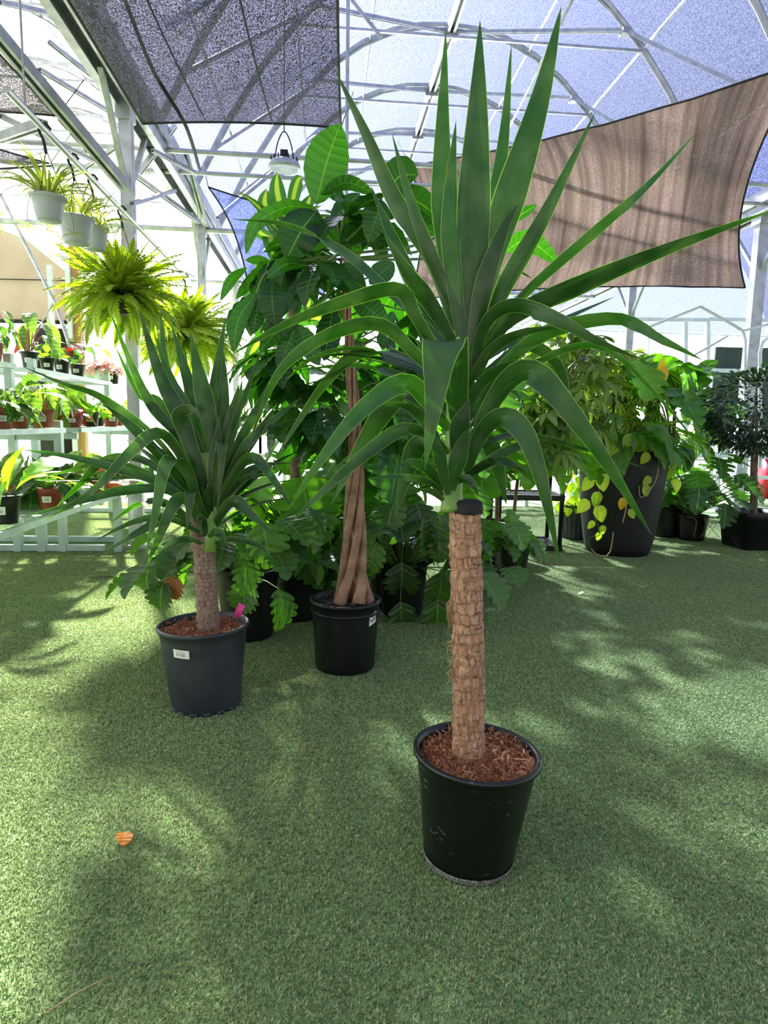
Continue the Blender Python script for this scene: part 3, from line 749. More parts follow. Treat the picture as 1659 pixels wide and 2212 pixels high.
def bush(parent, c, rad, n, meshes, mat, size, axis=None, mats=None, down=0.35, stem='stem_dark', r=0.004, pet=0.12, name='leaf', shell=0.3, joined=False):
    """leaves scattered through an ellipsoid crown, each on a twig from the axis"""
    st = MB(); c = Vector(c); jn = MB()
    for i in range(n):
        v = Vector((random.gauss(0,1), random.gauss(0,1), random.gauss(0,1))).normalized()
        k = (shell + (1-shell)*rnd(0, 1))**0.6 if shell < 1 else 1
        p = c + Vector((v.x*rad[0], v.y*rad[1], v.z*rad[2]))*k
        d = v.copy(); d.z = d.z*0.5 - down + rnd(-0.3, 0.3)
        up = v*0.6 + Vector((rnd(-.3,.3), rnd(-.3,.3), 0.9)); s_ = rnd(*size)
        me = random.choice(meshes); mt = random.choice(mats) if mats else mat
        Mw = frame(p, d, up, s_, rnd(-0.5, 0.5))
        if joined:
            if me.name not in MBC:
                uvs = [(0.5, 0.5)]*len(me.vertices)
                for lp in me.loops: uvs[lp.vertex_index] = tuple(me.uv_layers[0].data[lp.index].uv)
                MBC[me.name] = ([tuple(v_.co) for v_ in me.vertices], [tuple(f.vertices) for f in me.polygons], uvs)
            jn.add(*MBC[me.name], Mw)
        else: leafobj(parent, me, mt, Mw, name)
        if pet:
            q = axis(p) if axis else c + Vector((0, 0, (p.z - c.z)*0.6 - pet*0.5))
            b_ = q.lerp(p, max(0.0, 1 - pet/max(1e-3, (p-q).length)))
            tube(st, [b_, b_.lerp(p, 0.5) + Vector((0,0,0.01)), p], r*0.6, 3, False)
    if joined: obj('foliage', jn, mat, parent, kind='stuff')
    if pet: obj('twigs', st, M[stem], parent, kind='stuff')

# strap leaf laid along a path in the place
ZUP = Vector((0,0,1))
def strap(parent, pts, wmax, mat, tw=0.5, ch=0.18, prof=None, n=22, side=1, name='leaf', wx=None):
    p = spline(pts, n); vs = []; uv = []; fs = []; prev = None; m = 4
    for i in range(n):
        t_ = i/(n-1); T = (p[min(i+1, n-1)] - p[max(i-1, 0)]).normalized()
        nat = T.cross(ZUP); g = nat.length
        view = T.cross((p[i] - CPOS).normalized())
        if view.length > 1e-4: view.normalize()
        if g > 1e-4:
            nat /= g
            if nat.dot(view) < 0: nat = -nat
        X = (nat*(1-tw)*g + view*tw) if wx is None else Vector(wx)
        X = (X - T*X.dot(T))
        if X.length < 1e-3: X = prev or view
        X.normalize()
        if prev and X.dot(prev) < 0: X = -X
        if prev and wx is None: X = (X + prev*0.6).normalized(); X = (X - T*X.dot(T)).normalized()
        prev = X; Z = X.cross(T)
        if Z.z < 0 and abs(T.z) < 0.9: Z = -Z
        w = wmax/2*(prof(t_) if prof else min(1.0, 0.42 + 1.25*t_)*max(0.0, 1 - t_**2.9)**0.85*0.95*(1.0 if t_ < 0.5 else 1 - 0.35*(t_-0.5)*2) + 0.004)
        for k in range(m+1):
            s_ = -1 + 2*k/m
            vs.append(p[i] + X*s_*w + Z*(abs(s_)*w*ch*2*(1-0.5*t_))); uv.append((0.5 + s_/2, t_))
    for i in range(n-1):
        for k in range(m): a = i*(m+1)+k; fs.append((a, a+1, a+m+2, a+m+1))
    mb = MB(); mb.add(vs, fs, uv)
    return obj(name, mb, mat, parent)
def pxstrap(parent, h0, pts, wpx, mat, **kw):
    """pts: (px, py, dh) with dh the distance behind (+) or in front (-) of h0"""
    q = [P(x, y, h0 + d) for x, y, d in pts]
    w = wpx*(h0 + pts[len(pts)//2][2])/FPX
    return strap(parent, q, w, mat, **kw)
def arch(c, az, el, L_, droop, n=6):
    h_ = Vector((math.cos(az), math.sin(az), 0)); out = [Vector(c)]; e = el
    for i in range(n):
        out.append(out[-1] + (h_*math.cos(e) + ZUP*math.sin(e))*L_/n); e -= droop/n*(0.4 + 1.2*i/n)
    return out
# ================================================================ yucca trunk
def trunkmat(name, a, b_, c_, crack):
    m, t, b, o = newmat(name); uvn = N(t, 'ShaderNodeUVMap'); tc = N(t, 'ShaderNodeTexCoord')
    nz = noise_(t, 16, 3, tc.outputs['Object'], out='Color'); nz2 = noise_(t, 60, 3, tc.outputs['Object'], out='Color')
    def warp(sc_, off, k):
        mp = N(t, 'ShaderNodeMapping'); mp.inputs['Scale'].default_value = (*sc_, 1); mp.inputs['Location'].default_value = (*off, 0); t.links.new(uvn.outputs[0], mp.inputs[0])
        w1 = N(t, 'ShaderNodeMix', data_type='RGBA', blend_type='ADD'); w1.inputs[0].default_value = k; t.links.new(mp.outputs[0], w1.inputs[6]); t.links.new(nz, w1.inputs[7])
        w2 = N(t, 'ShaderNodeMix', data_type='RGBA', blend_type='ADD'); w2.inputs[0].default_value = k*0.35; t.links.new(w1.outputs[2], w2.inputs[6]); t.links.new(nz2, w2.inputs[7]); return w2.outputs[2]
    def brick(vec, c1, c2, mort, mw, bw, rh):
        n = N(t, 'ShaderNodeTexBrick'); n.inputs['Scale'].default_value = 1; n.inputs['Mortar Size'].default_value = mw; n.inputs['Mortar Smooth'].default_value = 0.6
        n.inputs['Brick Width'].default_value = bw; n.inputs['Row Height'].default_value = rh; n.offset = 0.37; n.squash = 0.6; n.squash_frequency = 3
        n.inputs['Color1'].default_value = (*c1, 1); n.inputs['Color2'].default_value = (*c2, 1); n.inputs['Mortar'].default_value = (*mort, 1); t.links.new(vec, n.inputs['Vector']); return n
    k1 = brick(warp((8, 22), (0.3, 0.1), 2.2), sm(b_), sm(c_), sm(crack), 0.09, 0.8, 1.0)
    k2 = brick(warp((13, 30), (5.3, 2.1), 2.8), sm(b_), sm(a), sm(crack), 0.10, 0.9, 1.3)
    f = noise_(t, 90, 4, tc.outputs['Object'], (1,1,0.4)); g = noise_(t, 18, 3, tc.outputs['Object'])
    col = mixc(t, ramp(t, g, [(0.40, (0.15,)*3), (0.62, (0.85,)*3)]), k1.outputs[0], k2.outputs[0])
    col = mixc(t, 0.45, col, ramp(t, f, [(0.3, sm(a)), (0.7, sm(c_))]))
    sp_ = ramp(t, noise_(t, 30, 5, tc.outputs['Object'], (1,1,2.5)), [(0.60, (0,0,0)), (0.72, (0.75,)*3)]); col = mixc(t, sp_, col, sm(crack))
    t.links.new(col, b.inputs['Base Color']); b.inputs['Roughness'].default_value = 0.8
    hh = math_(t, 'SUBTRACT', math_(t, 'MULTIPLY', f, 0.4), math_(t, 'ADD', math_(t, 'MULTIPLY', k1.outputs['Fac'], 0.6), math_(t, 'MULTIPLY', k2.outputs['Fac'], 0.35)))
    bump(t, b, hh, 0.6, 0.005); return m
M['trunk'] = trunkmat('yucca_cane_bark', (138,88,60), (176,126,96), (208,166,136), (62,32,20))
M['trunk2'] = trunkmat('yucca_cane_bark_grey', (104,76,64), (138,108,94), (170,144,128), (60,38,30))
def trunk(parent, pts, r, mat, name='trunk', seed=0, amp=0.0045):
    p = spline(pts, 150); n = 48; vs = []; fs = []; uv = []
    for i, c in enumerate(p):
        T = (p[min(i+1, 149)] - p[max(i-1, 0)]).normalized(); X = T.cross(Vector((0,1,0))).normalized(); Y = T.cross(X)
        rr = r if not isinstance(r, tuple) else r[0] + (r[1]-r[0])*i/149
        for k in range(n):
            a = 2*PI*k/n; d = X*math.cos(a) + Y*math.sin(a)
            q = Vector((math.cos(a)*3.2, math.sin(a)*3.2, c.z*34 + seed))
            ring = math.sin(c.z*230 + 2.2*math.sin(a*2 + c.z*16) + 3*noise.noise(q*0.5))
            disp = amp*(0.22*max(0, ring)**2 + 0.9*noise.noise(q*1.2) + 0.5*noise.noise(q*3.1))
            flare = 0.10*rr*math.exp(-i/6)
            vs.append(c + d*(rr + disp + flare)); uv.append((k/n, i/149))
    for i in range(149):
        for k in range(n): k2 = (k+1) % n; fs.append((i*n+k, i*n+k2, (i+1)*n+k2, (i+1)*n+k))
    fs.append(tuple(149*n + k for k in range(n)))
    mb = MB(); mb.add(vs, fs, uv); return obj(name, mb, mat, parent)

# ================================================================ 1. tall yucca in front
random.seed(21)
H1 = 1.66
B1 = F(1010, 1850); H1 = hd(B1); rt1, rb1, h1 = 0.164*H1/1.66, 0.121*H1/1.66, 0.318*H1/1.66
Y1 = thing('potted_yucca', 'tall yucca on a bare tan cane in a black pot, nearest the camera', 'potted plant', B1)
M['dusty'] = plain('black_pot_dusty', (7,9,9), (15,18,17), 0.33, 0, 5, 0.08, spec=0.5)
t = M['dusty'].node_tree; b = t.nodes['Principled BSDF']; c0 = b.inputs['Base Color'].links[0].from_socket
fz = math_(t, 'MULTIPLY', ramp(t, noise_(t, 45, 4, stretch=(1,1,2.5)), [(0.60, (0,0,0)), (0.72, (1,1,1))]), ramp(t, noise_(t, 7, 1), [(0.52, (0,0,0)), (0.62, (0.35,)*3)]))
t.links.new(mixc(t, fz, c0, sm((150,155,152))), b.inputs['Base Color'])
tl = Matrix.Rotation(R(2.6), 4, 'Y')
PT1 = pot(Y1, B1, rt1, rb1, h1, M['dusty'], 72, tilt=tl)
mb = MB(); lathe(mb, [(rb1*1.035, 0.020), (rb1*1.04, 0.012), (rb1*1.02, 0.004), (rb1*0.99, 0.0), (rb1*0.9, 0.0)], 72, Matrix.Translation(B1) @ tl)
M['dustring'] = plain('crumbly_dusty_rim', (34,34,32), (150,150,140), 0.95, 0, 120, 0.8, detail=5)
obj('base_rim', mb, M['dustring'], PT1, label='dust-crusted bottom rim')
ST = Matrix.Translation(B1) @ tl; tp = ST @ Vector((0, 0, h1*0.93))
soil(Y1, tp, rt1*0.955, M['soil_red'], 900, 0.007)
mb = MB()
for i in range(24):
    a, q = rnd(0, 6.28), rt1*0.8*math.sqrt(rnd(0,1)); c = tp + Vector((q*math.cos(a), q*math.sin(a), 0.016)); b_ = rnd(0, 6.28)
    tube(mb, [c, c + Vector((math.cos(b_), math.sin(b_), rnd(-.1,.3)))*rnd(0.01, 0.035)], rnd(0.0008, 0.002), 4)
obj('bark_shreds', mb, M['tan_stem'], Y1, kind='stuff')
cb = P(1013, 1628, H1 + 0.0); ct = P(1004, 1098, H1 - 0.0)
rc = 34.5*H1/FPX
TK1 = trunk(Y1, [cb - Vector((0,0,0.03)), P(1012, 1450, H1), P(1008, 1280, H1), ct], (rc*1.03, rc*0.96), M['trunk'], amp=0.006)
mb = MB(); lathe(mb, [(0.0, 0.020), (rc*0.8, 0.020), (rc*1.0, 0.014), (rc*1.06, 0.002), (rc*1.05, -0.012), (rc*1.0, -0.014)], 40, Matrix.Translation(ct + Vector((0.004,0,0.002))))
for i, v in enumerate(mb.v): mb.v[i] = (v[0], v[1], v[2] + 0.006*noise.noise(Vector(v)*60)*(1 if i > 80 else 0.3))
obj('wax_cap', mb, M['matte'], TK1, label='black wax seal on the cut top of the cane')
# fibres peeling from the cane
mb = MB()
for i in range(46):
    y0 = random.choice([1300, 1315, 1390, 1402, 1430, 1455, 1540]) + rnd(-12, 12)
    if i < 16: y0 = rnd(1282, 1300)
    a = P(979, y0, H1 - 0.01); L_ = rnd(0.01, 0.03) if i >= 16 else rnd(0.04, 0.1)
    tube(mb, [a, a + Vector((-rnd(.004, .016), rnd(-.01,.01), -L_*0.4)), a + Vector((-rnd(.002, .02), rnd(-.01,.01), -L_))], [0.0012, 0.0009, 0.0004], 4)
obj('loose_fibres', mb, M['tan_stem'], TK1, kind='stuff')
# green shoot beside the cut
sh = [P(980, 1100, H1 + 0.0), P(975, 1060, H1), P(985, 960, H1), P(990, 860, H1), P(998, 740, H1), P(1010, 640, H1)]
M['shoot'] = plain('pale_green_shoot', (96,130,50), (130,160,80), 0.45, 0, 20)
mb = MB(); tube(mb, spline(sh, 20), [0.034, 0.032] + [0.028]*14 + [0.022]*2 + [0.018]*2, 14); obj('shoot', mb, M['shoot'], Y1)
def Yl(pts, w, tw=0.6, **k): pxstrap(Y1, H1, pts, w, LM['yucca'], tw=tw, **k)
c_ = H1
BACK = [ # leaves at the back first
 ([(1030,680,.04),(1062,480,.12),(1088,300,.16),(1105,95,.18)], 36, .7),
 ([(990,700,.04),(962,500,.10),(955,330,.12),(963,62,.10)], 58, .75),
 ([(960,740,.03),(860,650,.12),(740,545,.22),(620,487,.28),(500,473,.30)], 30, .45),
 ([(985,760,.04),(905,640,.10),(850,520,.14),(800,400,.18)], 40, .5),
 ([(1030,930,.04),(1058,960,.10),(1078,1020,.13),(1094,1090,.14)], 46, .7),
 ([(950,900,.05),(870,850,.14),(790,950,.22),(715,1090,.22)], 55, .7),
 ([(955,960,.05),(905,960,.10),(880,1020,.13),(852,1118,.14)], 52, .75),
 ([(1040,780,.05),(1120,740,.15),(1210,800,.22),(1232,965,.24)], 34, .6),
 ([(1010,980,.04),(1110,940,.12),(1240,965,.16),(1410,1016,.16)], 26, .4),
 ([(1030,820,.04),(1110,760,.10),(1200,700,.2),(1330,640,.3)], 30, .4),
 ([(975,860,.04),(900,790,.12),(780,765,.2),(690,845,.24),(588,1000,.22)], 40, .5),
 ([(975,900,.04),(930,850,.12),(850,810,.2),(760,790,.24),(640,800,.3)], 34, .4),
]
MID = [
 ([(990,730,.0),(930,560,.0),(850,430,.02),(790,290,.02),(722,148,.03)], 44, .6),
 ([(995,700,-.01),(950,600,-.02),(895,460,-.03),(846,286,-.02)], 36, .65),
 ([(990,760,-.01),(930,660,-.04),(880,590,-.07),(826,498,-.08)], 46, .6),
 ([(1035,740,.0),(1090,620,.0),(1180,460,-.02),(1287,240,-.03)], 46, .65),
 ([(1030,760,-.01),(1130,640,-.03),(1300,490,-.05),(1400,400,-.05),(1507,283,-.05)], 30, .55),
 ([(1025,820,-.01),(1090,700,-.05),(1250,620,-.12),(1440,540,-.18),(1680,450,-.24)], 54, .6),
 ([(970,800,-.01),(900,690,-.05),(860,628,-.08),(740,655,-.14),(620,700,-.18),(500,766,-.2)], 44, .6),
 ([(970,850,-.01),(900,770,-.04),(815,702,-.08),(690,735,-.12),(600,810,-.14),(540,950,-.1)], 42, .6),
 ([(1015,900,-.01),(1080,800,-.03),(1180,722,-.08),(1330,690,-.16),(1430,735,-.22),(1522,780,-.24)], 42, .6),
 ([(1020,800,-.02),(1050,700,-.08),(1110,662,-.12),(1200,690,-.18),(1290,738,-.22),(1388,777,-.24)], 44, .6),
 ([(1010,930,-.01),(1100,830,-.04),(1210,760,-.08),(1310,755,-.12),(1420,855,-.14),(1520,975,-.12)], 20, .6),
 ([(985,1010,-.01),(1050,930,-.04),(1130,935,-.06),(1180,1010,-.02),(1095,1010,.0)], 24, .4),
 ([(990,1040,-.01),(1060,1000,-.06),(1100,1002,-.08),(1140,1024,-.08)], 36, .5),
 ([(985,1050,-.01),(1040,1010,-.04),(1140,960,-.05),(1230,985,-.05)], 34, .5),
 ([(965,1070,-.01),(930,1020,-.04),(890,1000,-.07),(850,1012,-.09)], 32, .6),
 ([(962,1080,-.01),(930,1045,-.04),(860,1030,-.08),(790,1034,-.1)], 22, .5),
 ([(962,1085,-.01),(930,1062,-.05),(880,1056,-.09)], 22, .5),
 ([(970,1030,.0),(930,930,-.02),(880,880,-.04),(800,870,-.04)], 34, .5),
 ([(975,1050,-.02),(1000,1035,-.06),(1020,1045,-.08),(1034,1072,-.08)], 26, .7),
 ([(1000,900,-.02),(1040,830,-.05),(1100,790,-.08),(1180,775,-.1)], 34, .5),
 ([(1005,840,-.02),(1060,760,-.06),(1130,720,-.1),(1220,705,-.14)], 34, .5),
]
FRONT = [
 ([(1005,760,-.03),(1020,600,-.03),(1024,420,-.03),(1032,230,-.02),(1037,42,-.01)], 82, .85),
 ([(1015,740,-.02),(1060,560,-.02),(1110,400,-.04),(1170,200,-.04),(1213,12,-.03)], 78, .8),
 ([(1000,760,-.02),(985,640,-.03),(972,500,-.02),(975,380,0),(985,260,.02)], 46, .8),
 ([(1010,860,-.02),(1030,700,-.04),(1050,600,-.06),(1085,500,-.06),(1120,440,-.06)], 48, .7),
 ([(970,930,-.03),(930,880,-.07),(878,828,-.12),(790,880,-.17),(700,985,-.2),(618,1106,-.2)], 54, .6),
 ([(970,980,-.03),(920,940,-.06),(866,930,-.1),(780,990,-.15),(700,1060,-.17),(618,1138,-.17)], 40, .55),
 ([(1008,1000,-.03),(1070,860,-.07),(1138,802,-.13),(1215,870,-.17),(1310,1000,-.19),(1408,1156,-.18)], 66, .7),
 ([(1005,1020,-.03),(1045,930,-.06),(1095,903,-.1),(1145,960,-.14),(1180,1080,-.15),(1209,1220,-.14)], 58, .7),
 ([(985,990,-.05),(990,940,-.07),(1000,900,-.08),(1015,860,-.08)], 52, .8),
 ([(975,1060,-.04),(985,1010,-.06),(1000,960,-.07),(1010,925,-.08)], 46, .8),
 ([(968,1070,-.04),(955,1010,-.06),(940,960,-.08),(905,905,-.08)], 34, .7),
 ([(990,870,-.05),(985,800,-.08),(995,752,-.11)], 60, .8),
]
for L_ in (BACK, MID, FRONT):
    for pts, w, tw in L_: Yl(pts, w, tw, ch=0.16)
# the folded leaf hanging over the front
Yl([(992,930,-.04),(985,840,-.09),(972,765,-.14),(962,741,-.165),(956,742,-.185),(948,775,-.20),(938,870,-.215),(917,1016,-.21)], 94, .9, ch=0.05, n=44, wx=ROT @ Vector((1,.02,0)),
   prof=lambda t: (0.35 + 0.65*min(1, t/0.35)) * (1.0 if t < 0.5 else max(0.0, 1 - ((t-0.5)/0.5)**1.6)) + 0.004)
for i in range(16):     # far side, hidden half of the crown
    z = rnd(760, 1040); c = P(985, z, H1 + 0.03)
    strap(Y1, arch(c, rnd(0.3, 2.8), rnd(0.2, 1.2), rnd(0.35, 0.6), rnd(0.6, 1.9)), rnd(0.04, 0.055), LM['yucca'], tw=0.15)

# ================================================================ 2. yucca at the left
random.seed(22)
B2 = F(446, 1518); H2 = hd(B2); k2 = H2/FPX
rt2, rb2 = 96*k2, 76*k2; h2 = 0.347*H2/2.6
Y2 = thing('potted_yucca', 'shorter bushy yucca in a charcoal pot with a white barcode label, at the left', 'potted plant', B2)
M['pot2'] = plain('worn_charcoal_pot', (30,33,40), (52,56,64), 0.5, 0, 7, 0.08)
tl2 = Matrix.Rotation(R(-1.5), 4, 'Y') @ Matrix.Rotation(R(-1.2), 4, 'X')
PT2 = pot(Y2, B2, rt2, rb2, h2, M['pot2'], 64, tilt=tl2, notch=16)
T2 = Matrix.Translation(B2) @ tl2; tp2 = T2 @ Vector((0,0,h2*0.92))
soil(Y2, tp2, rt2*0.955, M['soil_red'], 700, 0.007)
def bearing(base, px):          # bearing of the wall point seen at px on the near side of a pot
    a0 = math.atan2(CPOS.y - base.y, CPOS.x - base.x); return a0
st = sticker(PT2, B2, rt2*1.0, rb2, h2, bearing(B2, 0) - 0.58, h2*0.73, h2*0.83, 0.42)
mb = MB(); q = P(517, 1318, H2 + 0.06); beam(mb, q - Vector((0.012, 0, 0.03)), q + Vector((0.012, 0, 0.025)), 0.03, 0.002, Vector((0,-1,0.2)))
M['pinktag'] = plain('pink_tag', (236,60,150), (244,80,164), 0.5); obj('plant_tag', mb, M['pinktag'], Y2, label='bright pink plant tag')
rc2 = 23*k2
trunk(Y2, [P(451, 1362, H2), P(447, 1290, H2), P(443, 1220, H2), P(440, 1160, H2)], (rc2*1.05, rc2*0.98), M['trunk2'], seed=7)
c2b = P(441, 1165, H2)
mb = MB(); tube(mb, spline([P(428, 1190, H2+.02), P(425, 1120, H2+.04), P(430, 1060, H2+.05)], 8), rc2*0.7, 12); obj('shoot', mb, M['trunk2'], Y2)
mb = MB(); tube(mb, spline([P(452, 1190, H2-.02), P(456, 1120, H2-.02), P(450, 1040, H2-.02), P(446, 980, H2)], 10), rc2*0.62, 12); obj('shoot', mb, M['shoot'], Y2)
def Zl(pts, w, tw=0.6, **k): pxstrap(Y2, H2, pts, w, LM['yucca'], tw=tw, **k)
L2 = [
 ([(455,1080,.0),(400,960,.0),(330,880,.02),(285,790,.02),(234,664,.02)], 28, .7),
 ([(450,1060,.0),(410,940,-.02),(350,820,-.03),(298,660,-.03)], 44, .8),
 ([(440,1080,.02),(390,960,.05),(340,870,.06),(300,850,.06),(246,742,.06)], 30, .6),
 ([(440,1060,.05),(400,900,.10),(360,800,.12),(346,662,.12)], 30, .7),
 ([(455,1040,.0),(420,920,.0),(370,820,.0),(333,720,.0)], 30, .7),
 ([(450,1020,.08),(430,900,.12),(400,800,.14),(370,700,.14)], 34, .7),
 ([(450,1040,.1),(425,920,.14),(405,830,.16),(400,752,.16)], 28, .7),
 ([(465,1000,-.02),(450,900,-.03),(430,810,-.03),(411,716,-.02)], 46, .8),
 ([(465,1010,.04),(462,900,.08),(470,800,.1),(487,684,.1)], 36, .7),
 ([(470,1010,.02),(478,920,.04),(484,840,.05),(482,756,.05)], 32, .75),
 ([(470,1020,.0),(490,940,.0),(505,880,.0),(517,829,.0)], 28, .7),
 ([(475,1030,.02),(500,940,.04),(515,880,.05),(523,818,.05)], 24, .6),
 ([(470,1040,-.02),(500,930,-.03),(535,840,-.03),(570,739,-.02)], 18, .6),
 ([(465,1060,.04),(520,950,.08),(570,860,.12),(612,770,.14)], 26, .6),
 ([(450,1080,-.04),(425,1000,-.07),(400,930,-.08),(388,895,-.10),(415,885,-.13),(430,905,-.15)], 44, .8),
 ([(455,1100,-.04),(470,1000,-.09),(478,965,-.12),(480,960,-.16),(478,1010,-.19),(469,1112,-.19)], 31, .85),
 ([(440,1120,-.03),(410,1030,-.08),(385,992,-.14),(355,1010,-.18),(335,1110,-.22),(312,1208,-.24)], 42, .7),
 ([(440,1150,-.03),(410,1090,-.09),(388,1077,-.14),(365,1110,-.18),(335,1180,-.2),(317,1222,-.2)], 34, .7),
 ([(450,1130,-.03),(425,1080,-.1),(412,1062,-.14),(408,1100,-.17),(402,1150,-.17)], 30, .85),
 ([(440,1090,-.02),(380,970,-.07),(334,937,-.12),(270,990,-.18),(200,1060,-.24),(95,1125,-.28)], 34, .6),
 ([(435,1110,-.01),(360,1060,-.06),(260,1062,-.14),(190,1080,-.2),(45,1118,-.3)], 30, .6),
 ([(435,1070,.0),(330,940,-.04),(220,860,-.1),(140,830,-.16),(44,790,-.2)], 20, .6),
 ([(430,1110,.0),(360,1050,-.04),(240,1010,-.08),(140,985,-.1),(40,970,-.12)], 26, .6),
 ([(435,1120,.02),(330,1030,.05),(230,1000,.08),(160,1015,.1),(76,1035,.1)], 22, .5),
 ([(430,1110,.02),(320,1040,.08),(210,1037,.1),(80,1038,.12)], 20, .4),
 ([(430,1100,.02),(320,1000,.06),(230,995,.1),(170,1050,.1),(118,1098,.08)], 26, .55),
 ([(435,1090,.04),(340,980,.12),(260,900,.16),(200,850,.2)], 30, .5),
 ([(430,1150,.0),(360,1120,-.05),(290,1128,-.1),(205,1168,-.14)], 26, .5),
 ([(430,1150,.02),(370,1120,.0),(300,1150,-.03),(228,1192,-.05)], 30, .6),
 ([(430,1140,.02),(360,1090,.05),(300,1090,.08),(240,1128,.1)], 28, .5),
 ([(455,1150,-.02),(500,1085,-.08),(540,1110,-.12),(600,1163,-.14)], 34, .6),
 ([(460,1110,-.02),(510,1020,-.06),(550,990,-.1),(600,1050,-.14),(637,1106,-.14)], 30, .6),
 ([(460,1120,.0),(500,1060,-.02),(540,1030,-.04),(590,1028,-.05)], 22, .5),
 ([(465,1100,.02),(520,1030,.05),(570,1005,.08),(632,1000,.08)], 22, .5),
 ([(460,1080,.02),(520,990,.05),(565,930,.08),(610,918,.1)], 28, .5),
 ([(470,1090,-.01),(520,980,-.02),(560,930,.0),(600,870,.0)], 26, .6),
 ([(470,1060,.05),(530,960,.1),(600,900,.14),(650,860,.18)], 24, .5),
 ([(455,1180,-.02),(500,1165,-.05),(560,1180,-.08),(590,1210,-.08)], 20, .5),
 ([(445,1180,-.03),(400,1165,-.08),(350,1190,-.1),(330,1200,-.1)], 22, .5),
 ([(450,1160,-.05),(465,1150,-.09),(480,1160,-.11),(478,1190,-.11)], 24, .8),
 ([(445,1160,-.04),(440,1130,-.08),(430,1120,-.09),(435,1160,-.1)], 22, .8),
 ([(452,1130,-.04),(450,1080,-.06),(455,1040,-.07)], 30, .8),
 ([(446,1130,-.03),(440,1060,-.05),(425,1000,-.05),(410,900,-.04)], 34, .8),
 ([(458,1100,-.04),(462,1020,-.06),(468,960,-.05),(475,890,-.03)], 34, .8),
]
for pts, w, tw in L2: Zl(pts, w, tw, ch=0.1 if pts[2][:2] in ((478,965),(385,992),(412,1062)) else 0.16, wx=(ROT @ Vector((1,-.15,0))) if pts[2][:2] in ((478,965),(385,992),(412,1062)) else None)
for i in range(24):
    c = P(448, rnd(1060, 1160), H2 + 0.03)
    strap(Y2, arch(c, rnd(0.1, 3.0), rnd(0.1, 1.3), rnd(0.4, 0.75), rnd(0.5, 1.8)), rnd(0.045, 0.06), LM['yucca'], tw=0.15)

# ================================================================ 3. braided money tree
random.seed(33)
B3 = F(745, 1438); H3 = hd(B3); k3 = H3/FPX
rt3, rb3, h3 = 75*k3, 66*k3, 0.338*H3/3.0
Y3 = thing('money_tree', 'tall money tree with a braided trunk in a scalloped black pot, centre', 'potted plant', B3)
PT3 = pot(Y3, B3, rt3, rb3, h3, M['blackpot'], 64)
mb = MB(); sc = MB()
for k in range(22):
    a0 = 2*PI*k/22
    tube(sc, [B3 + Vector(((rb3 + (rt3-rb3)*0.8 + 0.001)*math.cos(a0 + 2*PI/22*u), (rb3 + (rt3-rb3)*0.8 + 0.001)*math.sin(a0 + 2*PI/22*u), h3*0.80 - 0.018*math.sin(PI*u))) for u in (0, .2, .4, .6, .8, 1)], 0.0016, 4, False)
obj('scalloped_edge', sc, M['blackpot'], PT3)
mb = MB(); lathe(mb, [(rt3*1.0, h3*0.86), (rt3*1.03, h3*0.85), (rt3*1.03, h3*0.83), (rt3*0.99, h3*0.81)], 48, Matrix.Translation(B3)); obj('pot_band', mb, M['blackpot'], PT3)
soil(Y3, B3 + Vector((0,0,h3*0.9)), rt3*0.95, M['soil_dark'], 250, 0.006)
a_ = bearing(B3, 0)
sticker(PT3, B3, rt3*1.0, rb3, h3, a_ + 0.95, h3*0.70, h3*0.86, 0.34, 0.012)
sticker(PT3, B3, rt3*1.0, rb3, h3, a_ - 1.25, h3*0.72, h3*0.77, 0.06, mat=M['red'], name='red_dot_sticker')
M['braid'] = plain('braided_trunk_bark', (116,84,64), (166,130,104), 0.8, 0, 16, 0.5, detail=5)
zc = [(1305, 27, 1.0), (1240, 23, .9), (1160, 19, .8), (1080, 15, .7), (1000, 11, .6), (930, 10, .55), (820, 9, .5), (700, 7, .45), (600, 6, .4), (530, 4, .35)]
def cx_(y): return 762 + (1310 - y)*0.02 - (0 if y > 950 else (950-y)*0.09)
for s_ in range(5):
    ph = 2*PI*s_/5; pts = []; rr = []
    for i, (y, ro, w) in enumerate(zc):
        tw_ = ph + (1310 - y)*0.0085; rad = ro*k3*(1.35 if i == 0 else 1.0)
        pts.append(P(cx_(y), y, H3 + math.sin(tw_)*rad) + (Vector((math.cos(YAW), math.sin(YAW), 0)))*math.cos(tw_)*rad)
        rr.append(w)
    sp_ = spline(pts, 60); rad = [(19*(1 - i/59*0.86) + (9*math.exp(-i/3)))*k3*0.56 for i in range(60)]
    mb = MB(); tube(mb, sp_, rad, 12)
    for i, v in enumerate(mb.v): v = Vector(v); mb.v[i] = tuple(v + Vector((noise.noise(v*30), noise.noise(v*30+Vector((9,0,0))), 0))*0.003)
    obj('trunk_strand', mb, M['braid'], Y3)
TOP3 = P(735, 530, H3)
mb = MB()
def Q(x, y, d=0): return P(x, y, H3 + d)
for pts in ([(735,540,0),(738,500,0),(745,440,0)], [(735,535,0),(710,500,0),(683,452,-.05)], [(738,530,0),(780,490,-.03),(823,432,-.06)], [(735,545,0),(700,570,-.08),(660,575,-.14)],
            [(735,560,0),(640,565,-.1),(575,590,-.16),(555,635,-.18)], [(738,560,0),(790,560,.0),(850,552,-.04)], [(738,560,0),(720,620,-.1),(640,700,-.16)], [(735,550,0),(600,570,.1),(560,565,.12)], [(738,540,.02),(820,500,.1),(860,440,.12)], [(738,560,0),(900,560,.12),(1090,545,.15)], [(738,550,0),(900,530,.1),(960,500,.1)], [(738,560,0),(920,540,.12),(1100,480,.15)], [(738,540,0),(725,470,.05),(705,455,.08)]):
    tube(mb, spline([Q(*p) for p in pts], 8), 0.006, 6)
obj('leaf_stalks', mb, M['stem'], Y3)
